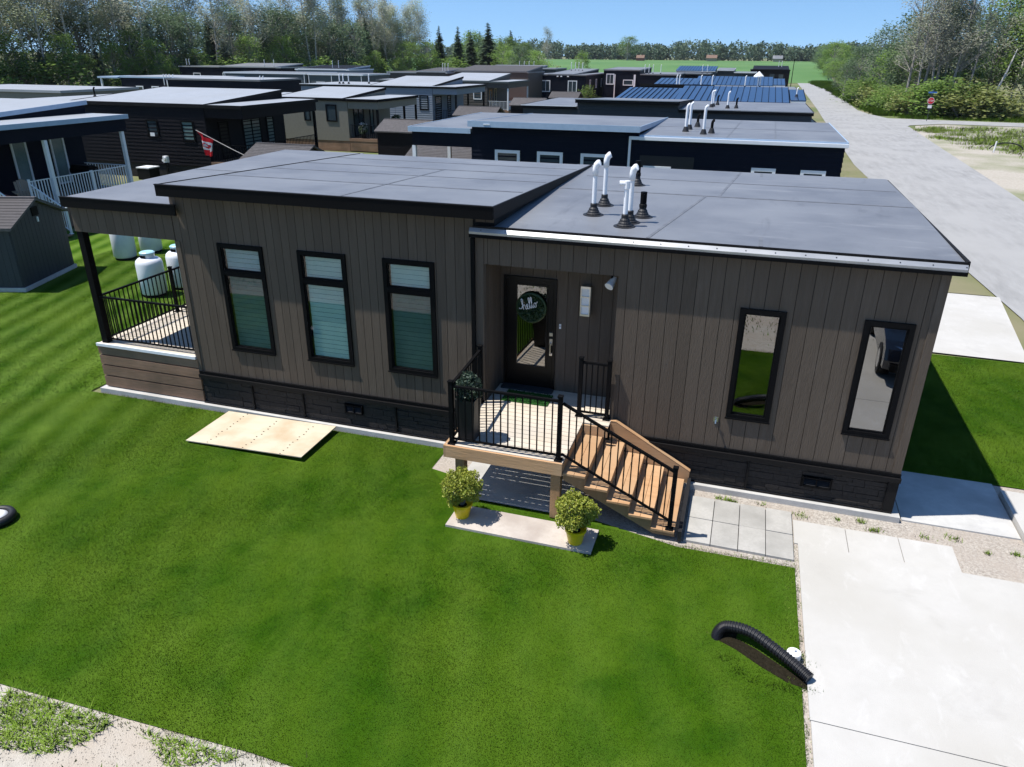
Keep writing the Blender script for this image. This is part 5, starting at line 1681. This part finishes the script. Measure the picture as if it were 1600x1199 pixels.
for x, y, h in ((37.2, 98.8, 3.8), (39.4, 99.6, 4.2), (41.2, 101.0, 3.8)):
    tree('yellow', x, y, h, 'broad yellow-green bush behind the stop sign', 'yellow-green bushes behind the stop sign', wide=1.5, r=r_)
# hedge trees from the right wood back along the field
for i in range(34):
    y = 170 + i * 12.5
    x = 31 + (y - 170) * .045 + r_.uniform(-2, 4)
    h = r_.uniform(5, 8) if y < 300 else r_.uniform(8, 13)
    tree(r_.choice(('dark', 'broad')), x, y, h, 'hedge tree along the right side of the crop field', 'hedge trees right of the crop field', wide=1.25, r=r_)
bt = MB().tube([(41.2, 105.6, 0), (41.8, 105.7, 2.2), (42.7, 106.0, 5.2), (43.4, 106.5, 8.0)], [.17, .15, .12, .06], 7).tube([(42.3, 105.9, 4), (43.1, 105.6, 5.4)], [.05, .015], 5).build('birch_trunk', MT['palebark'])
tag(bt, 'pale bare trunk leaning at the edge of the right wood', 'tree trunk')

# far wood beyond the field: one mass
nr = np.random.default_rng(77)
fwd = MB()
CC, SS = [], []
for i in range(620):
    x = nr.uniform(-620, 420)
    y = 805 + nr.uniform(0, 60)
    h = nr.uniform(10, 16) * (1 + .25 * noise1(x * .02, 3)) + 2
    w = h * nr.uniform(.3, .45)
    n = 130
    d = nr.normal(size=(n, 3)); d /= np.linalg.norm(d, axis=1)[:, None]
    d *= nr.uniform(.6, 1.05, n)[:, None]
    C = np.stack([x + d[:, 0] * w, y + d[:, 1] * w, gz(y) + h * .5 + d[:, 2] * h * .52], 1)
    A, B = rand_axes(n, .85, nr, .75)
    CC.append((C, A, B))
C = np.concatenate([c[0] for c in CC]); A = np.concatenate([c[1] for c in CC]); B = np.concatenate([c[2] for c in CC])
fo = fwd.quads(C, A, B).build('far_wood', MT['leaf_far'])
fo['kind'] = 'stuff'
fo['label'] = 'long mass of trees along the far edge of the crop field'

# ================================================================== GRASS
def tri_blades(name, P, H, wid, m, seed, lean=.5):
    """single-triangle blades at points P (n,3)"""
    nr = np.random.default_rng(seed)
    n = len(P)
    a = nr.uniform(0, 2 * np.pi, n)
    wv = np.stack([np.cos(a), np.sin(a), np.zeros(n)], 1) * (wid * nr.uniform(.7, 1.3, n))[:, None] * .5
    b = nr.uniform(0, 2 * np.pi, n)
    ln = H * nr.uniform(.2, 1, n) * lean
    top = np.stack([np.cos(b) * ln, np.sin(b) * ln, H], 1)
    V = np.empty((n, 3, 3), np.float32)
    V[:, 0] = P - wv
    V[:, 1] = P + wv
    V[:, 2] = P + top
    me = bpy.data.meshes.new(name)
    me.vertices.add(3 * n)
    me.vertices.foreach_set('co', V.ravel())
    me.loops.add(3 * n)
    me.loops.foreach_set('vertex_index', np.arange(3 * n, dtype=np.int32))
    me.polygons.add(n)
    me.polygons.foreach_set('loop_start', np.arange(0, 3 * n, 3, dtype=np.int32))
    me.materials.append(m)
    me.update(calc_edges=True)
    o = bpy.data.objects.new(name, me)
    COL.objects.link(o)
    o['kind'] = 'stuff'
    return o


def in_poly(x, y, poly):
    ins = np.zeros(len(x), bool)
    n = len(poly)
    for i in range(n):
        x0, y0 = poly[i]
        x1, y1 = poly[(i + 1) % n]
        c = ((y0 > y) != (y1 > y)) & (x < (x1 - x0) * (y - y0) / (y1 - y0 + 1e-12) + x0)
        ins ^= c
    return ins


nr = np.random.default_rng(5)
def scatter(poly, dens, excl=()):
    xs_, ys_ = [p[0] for p in poly], [p[1] for p in poly]
    n = int((max(xs_) - min(xs_)) * (max(ys_) - min(ys_)) * dens)
    x, y = nr.uniform(min(xs_), max(xs_), n), nr.uniform(min(ys_), max(ys_), n)
    k = in_poly(x, y, poly)
    for (a, b, c, d) in excl: k &= ~((x > a) & (x < b) & (y > c) & (y < d))
    return x[k], y[k]


hollow_poly = [(x, y) for x, y in sp_]
EX = [(3.24, 5.7, -1.46, -.22), (8.90, 11.2, -2.46, -1.86)]
near = [(3.2, -6.95), (5.2, -6.95), (8.5, -6.95), (11, -6.97), (14.12, -6.97), (14.12, -1.78), (12.4, -1.80), (8.6, -1.5), (8.0, -.9), (8.0, -.17), (-.3, -.2), (-2.2, -1.8)]
x, y = scatter(near, 7600, EX)
k = ~in_poly(x, y, hollow_poly) & (np.hypot(x - 2.2, y + 4.5) > .27) & (x < 14.085 + .03 * np.sin(y * 5) * np.sin(y * 13 + 1)) & (y > -6.90 + .05 * np.sin(x * 4) * np.sin(x * 11))
x, y = x[k], y[k]
H = .009 + .010 * nr.random(len(x)) + .003 * np.sin(x * 1.3 + 2 * np.sin(y * 1.1))
tri_blades('lawn_blades', np.stack([x, y, np.full(len(x), -.006)], 1), H, .007, MT['blade'], 1)
left = [(-9.5, 11), (-9.5, -1.2), (-2.2, -1.8), (-.3, -.2), (-.3, 11)]
x, y = scatter(left, 2300)
tri_blades('lawn_blades', np.stack([x, y, np.full(len(x), -.006)], 1), .014 + .014 * nr.random(len(x)), .010, MT['blade'], 2)
rl = [(15.65, 1.66), (20.3, 1.66), (20.3, 8.05), (15.65, 8.05)]
x, y = scatter(rl, 3500)
tri_blades('lawn_blades', np.stack([x, y, np.full(len(x), -.006)], 1), .014 + .014 * nr.random(len(x)), .009, MT['blade'], 3)
# taller grass in the gravel at the front, soft fringes along edges
def tuft_patch(name, poly, dens, h, m, seed, w=.010, lean=.45):
    x, y = scatter(poly, dens)
    return tri_blades(name, np.stack([x, y, np.full(len(x), -.02)], 1), h * (.4 + .6 * nr.random(len(x))), w, m, seed, lean)
tuft_patch('tall_grass', [(5.30, -6.98), (6.85, -6.98), (6.75, -7.30), (6.5, -7.52), (5.75, -7.66)], 3200, .10, MT['weed'], 4, .014, 1.9)
tuft_patch('tall_grass', [(7.2, -6.96), (8.45, -6.92), (8.3, -7.05), (7.75, -7.26)], 2600, .09, MT['weed'], 5, .014, 1.9)
for i, (a, b, c, d) in enumerate(((13.9, 14.12, -6.9, -1.3), (12.4, 14.1, -1.95, -1.74), (3.0, 14.0, -7.02, -6.8), (0, 8, -.3, -.15))):
    tuft_patch('edge_grass', [(a, c), (b, c), (b, d), (a, d)], 900, .06, MT['weed'], 20 + i)
def clump(cx, cy, n, sp, h, seed, m=None):
    q = np.random.default_rng(seed)
    x, y = q.normal(cx, sp, n), q.normal(cy, sp * .7, n)
    tri_blades('gravel_weed', np.stack([x, y, np.full(n, -.015)], 1), h * q.uniform(.3, 1, n), .012, m or MT['weed'], seed, .9)
wl = [(12.9, -.30), (13.15, -.35), (13.6, -.28), (14.2, -.40), (14.75, -.35), (15.1, -.30), (15.35, -.45), (16.4, -.34), (16.8, -.6), (17.2, -.5), (16.0, -.45), (13.0, -.33), (13.08, -.31), (15.25, -.5)]
for i, (a, b) in enumerate(wl): clump(a, b, 26 + (i * 37) % 70, .03 + .012 * (i % 4), .07 + .01 * (i % 3), 40 + i)
for i, (a, b) in enumerate(((14.03, -3.62), (14.12, -3.78), (14.16, -4.16), (13.5, -4.2), (13.75, -4.22), (13.2, -3.95), (13.9, -4.2), (13.35, -4.1), (13.6, -3.5), (13.3, -3.42))): clump(a, b, 70, .06, .07, 60 + i, MT['blade'])
# stones on the gravel
def pebbles(poly, dens, s0, s1, seed, m=None):
    q = np.random.default_rng(seed)
    x, y = scatter(poly, dens)
    n = len(x)
    s = q.uniform(s0, s1, n)
    base = np.array([(1, 0, .0), (-.3, .9, .0), (-.7, -.7, .0), (.1, .1, .8)])
    rot = q.uniform(0, 6.28, n)
    V = np.empty((n, 4, 3))
    for k in range(4):
        bxx, byy, bz = base[k]
        V[:, k, 0] = x + s * (bxx * np.cos(rot) - byy * np.sin(rot))
        V[:, k, 1] = y + s * (bxx * np.sin(rot) + byy * np.cos(rot))
        V[:, k, 2] = -.016 + s * bz
    mb = MB()
    mb.v = [tuple(v) for v in V.reshape(-1, 3).tolist()]
    mb.f = [f for i in range(n) for f in ((4 * i, 4 * i + 1, 4 * i + 3), (4 * i + 1, 4 * i + 2, 4 * i + 3), (4 * i + 2, 4 * i, 4 * i + 3))]
    o = mb.build('pebbles', m or MT['gravel'], None)
    o['kind'] = 'stuff'
pebbles([(12.0, -1.2), (14.05, -1.2), (14.05, -.58), (17.5, -.58), (17.5, -1.2), (20, -1.2), (20, -.14), (12.0, -.14)], 900, .006, .016, 8)
pebbles([(3, -9), (9.5, -9), (9.5, -7), (3, -7)], 500, .004, .011, 9, MT['yard'])
# weeds in the sandy lot across the road and along its verge
def far_weeds(poly, n, h, m, seed, w=.05):
    q = np.random.default_rng(seed)
    xs_, ys_ = [p[0] for p in poly], [p[1] for p in poly]
    cx, cy = q.uniform(min(xs_), max(xs_), n), q.uniform(min(ys_), max(ys_), n)
    k = in_poly(cx, cy, poly)
    cx, cy = cx[k], cy[k]
    per = 60
    X = np.repeat(cx, per) + q.normal(0, .45, len(cx) * per)
    Y = np.repeat(cy, per) + q.normal(0, .45, len(cx) * per)
    o = tri_blades('roadside_weeds', np.stack([X, Y, np.full(len(X), -.03)], 1), h * q.uniform(.3, 1, len(X)), w, m, seed, .6)
    return o
far_weeds([(-8, -16), (22, -16), (22, -9.2), (9, -7.6), (-8, -7.6)], 420, .12, MT['weed'], 80, .03)
far_weeds([(28.6, 76), (30, 82), (44, 83), (60, 80), (60, 60), (34, 52), (29, 62)], 700, .38, MT['weed'], 81)
far_weeds([(33, 48), (50, 58), (50, 30), (32, 28)], 220, .3, MT['weed'], 82)
far_weeds([(27.7, 100), (27.4, 164), (31.5, 150), (32.0, 106), (30.4, 99)], 900, .7, MT['blade'], 83, .07)
far_weeds([(27.9, 165), (26.5, 250), (33, 250), (31, 165)], 500, .8, MT['blade'], 84, .1)
far_weeds([(30, 95.5), (44, 93.8), (60, 93), (60, 103), (44, 104), (31, 100)], 500, .5, MT['blade'], 85, .06)
far_weeds([(17.0, 16), (19.2, 15), (18.8, 45), (17, 45)], 70, .10, MT['weed'], 86, .03)

# ================================================================== AIR
hm = bpy.data.materials.new('haze')
hm.use_nodes = True
hn = hm.node_tree.nodes
hn.remove(hn['Principled BSDF'])
pv_ = hn.new('ShaderNodeVolumePrincipled')
pv_.inputs['Color'].default_value = (.82, .90, 1, 1)
pv_.inputs['Density'].default_value = .00005
hm.node_tree.links.new(pv_.outputs[0], hn['Material Output'].inputs['Volume'])
hz_ = MB().box(-2600, 2600, -500, 3600, -2, 34).build('haze', hm)
hz_['kind'] = 'stuff'
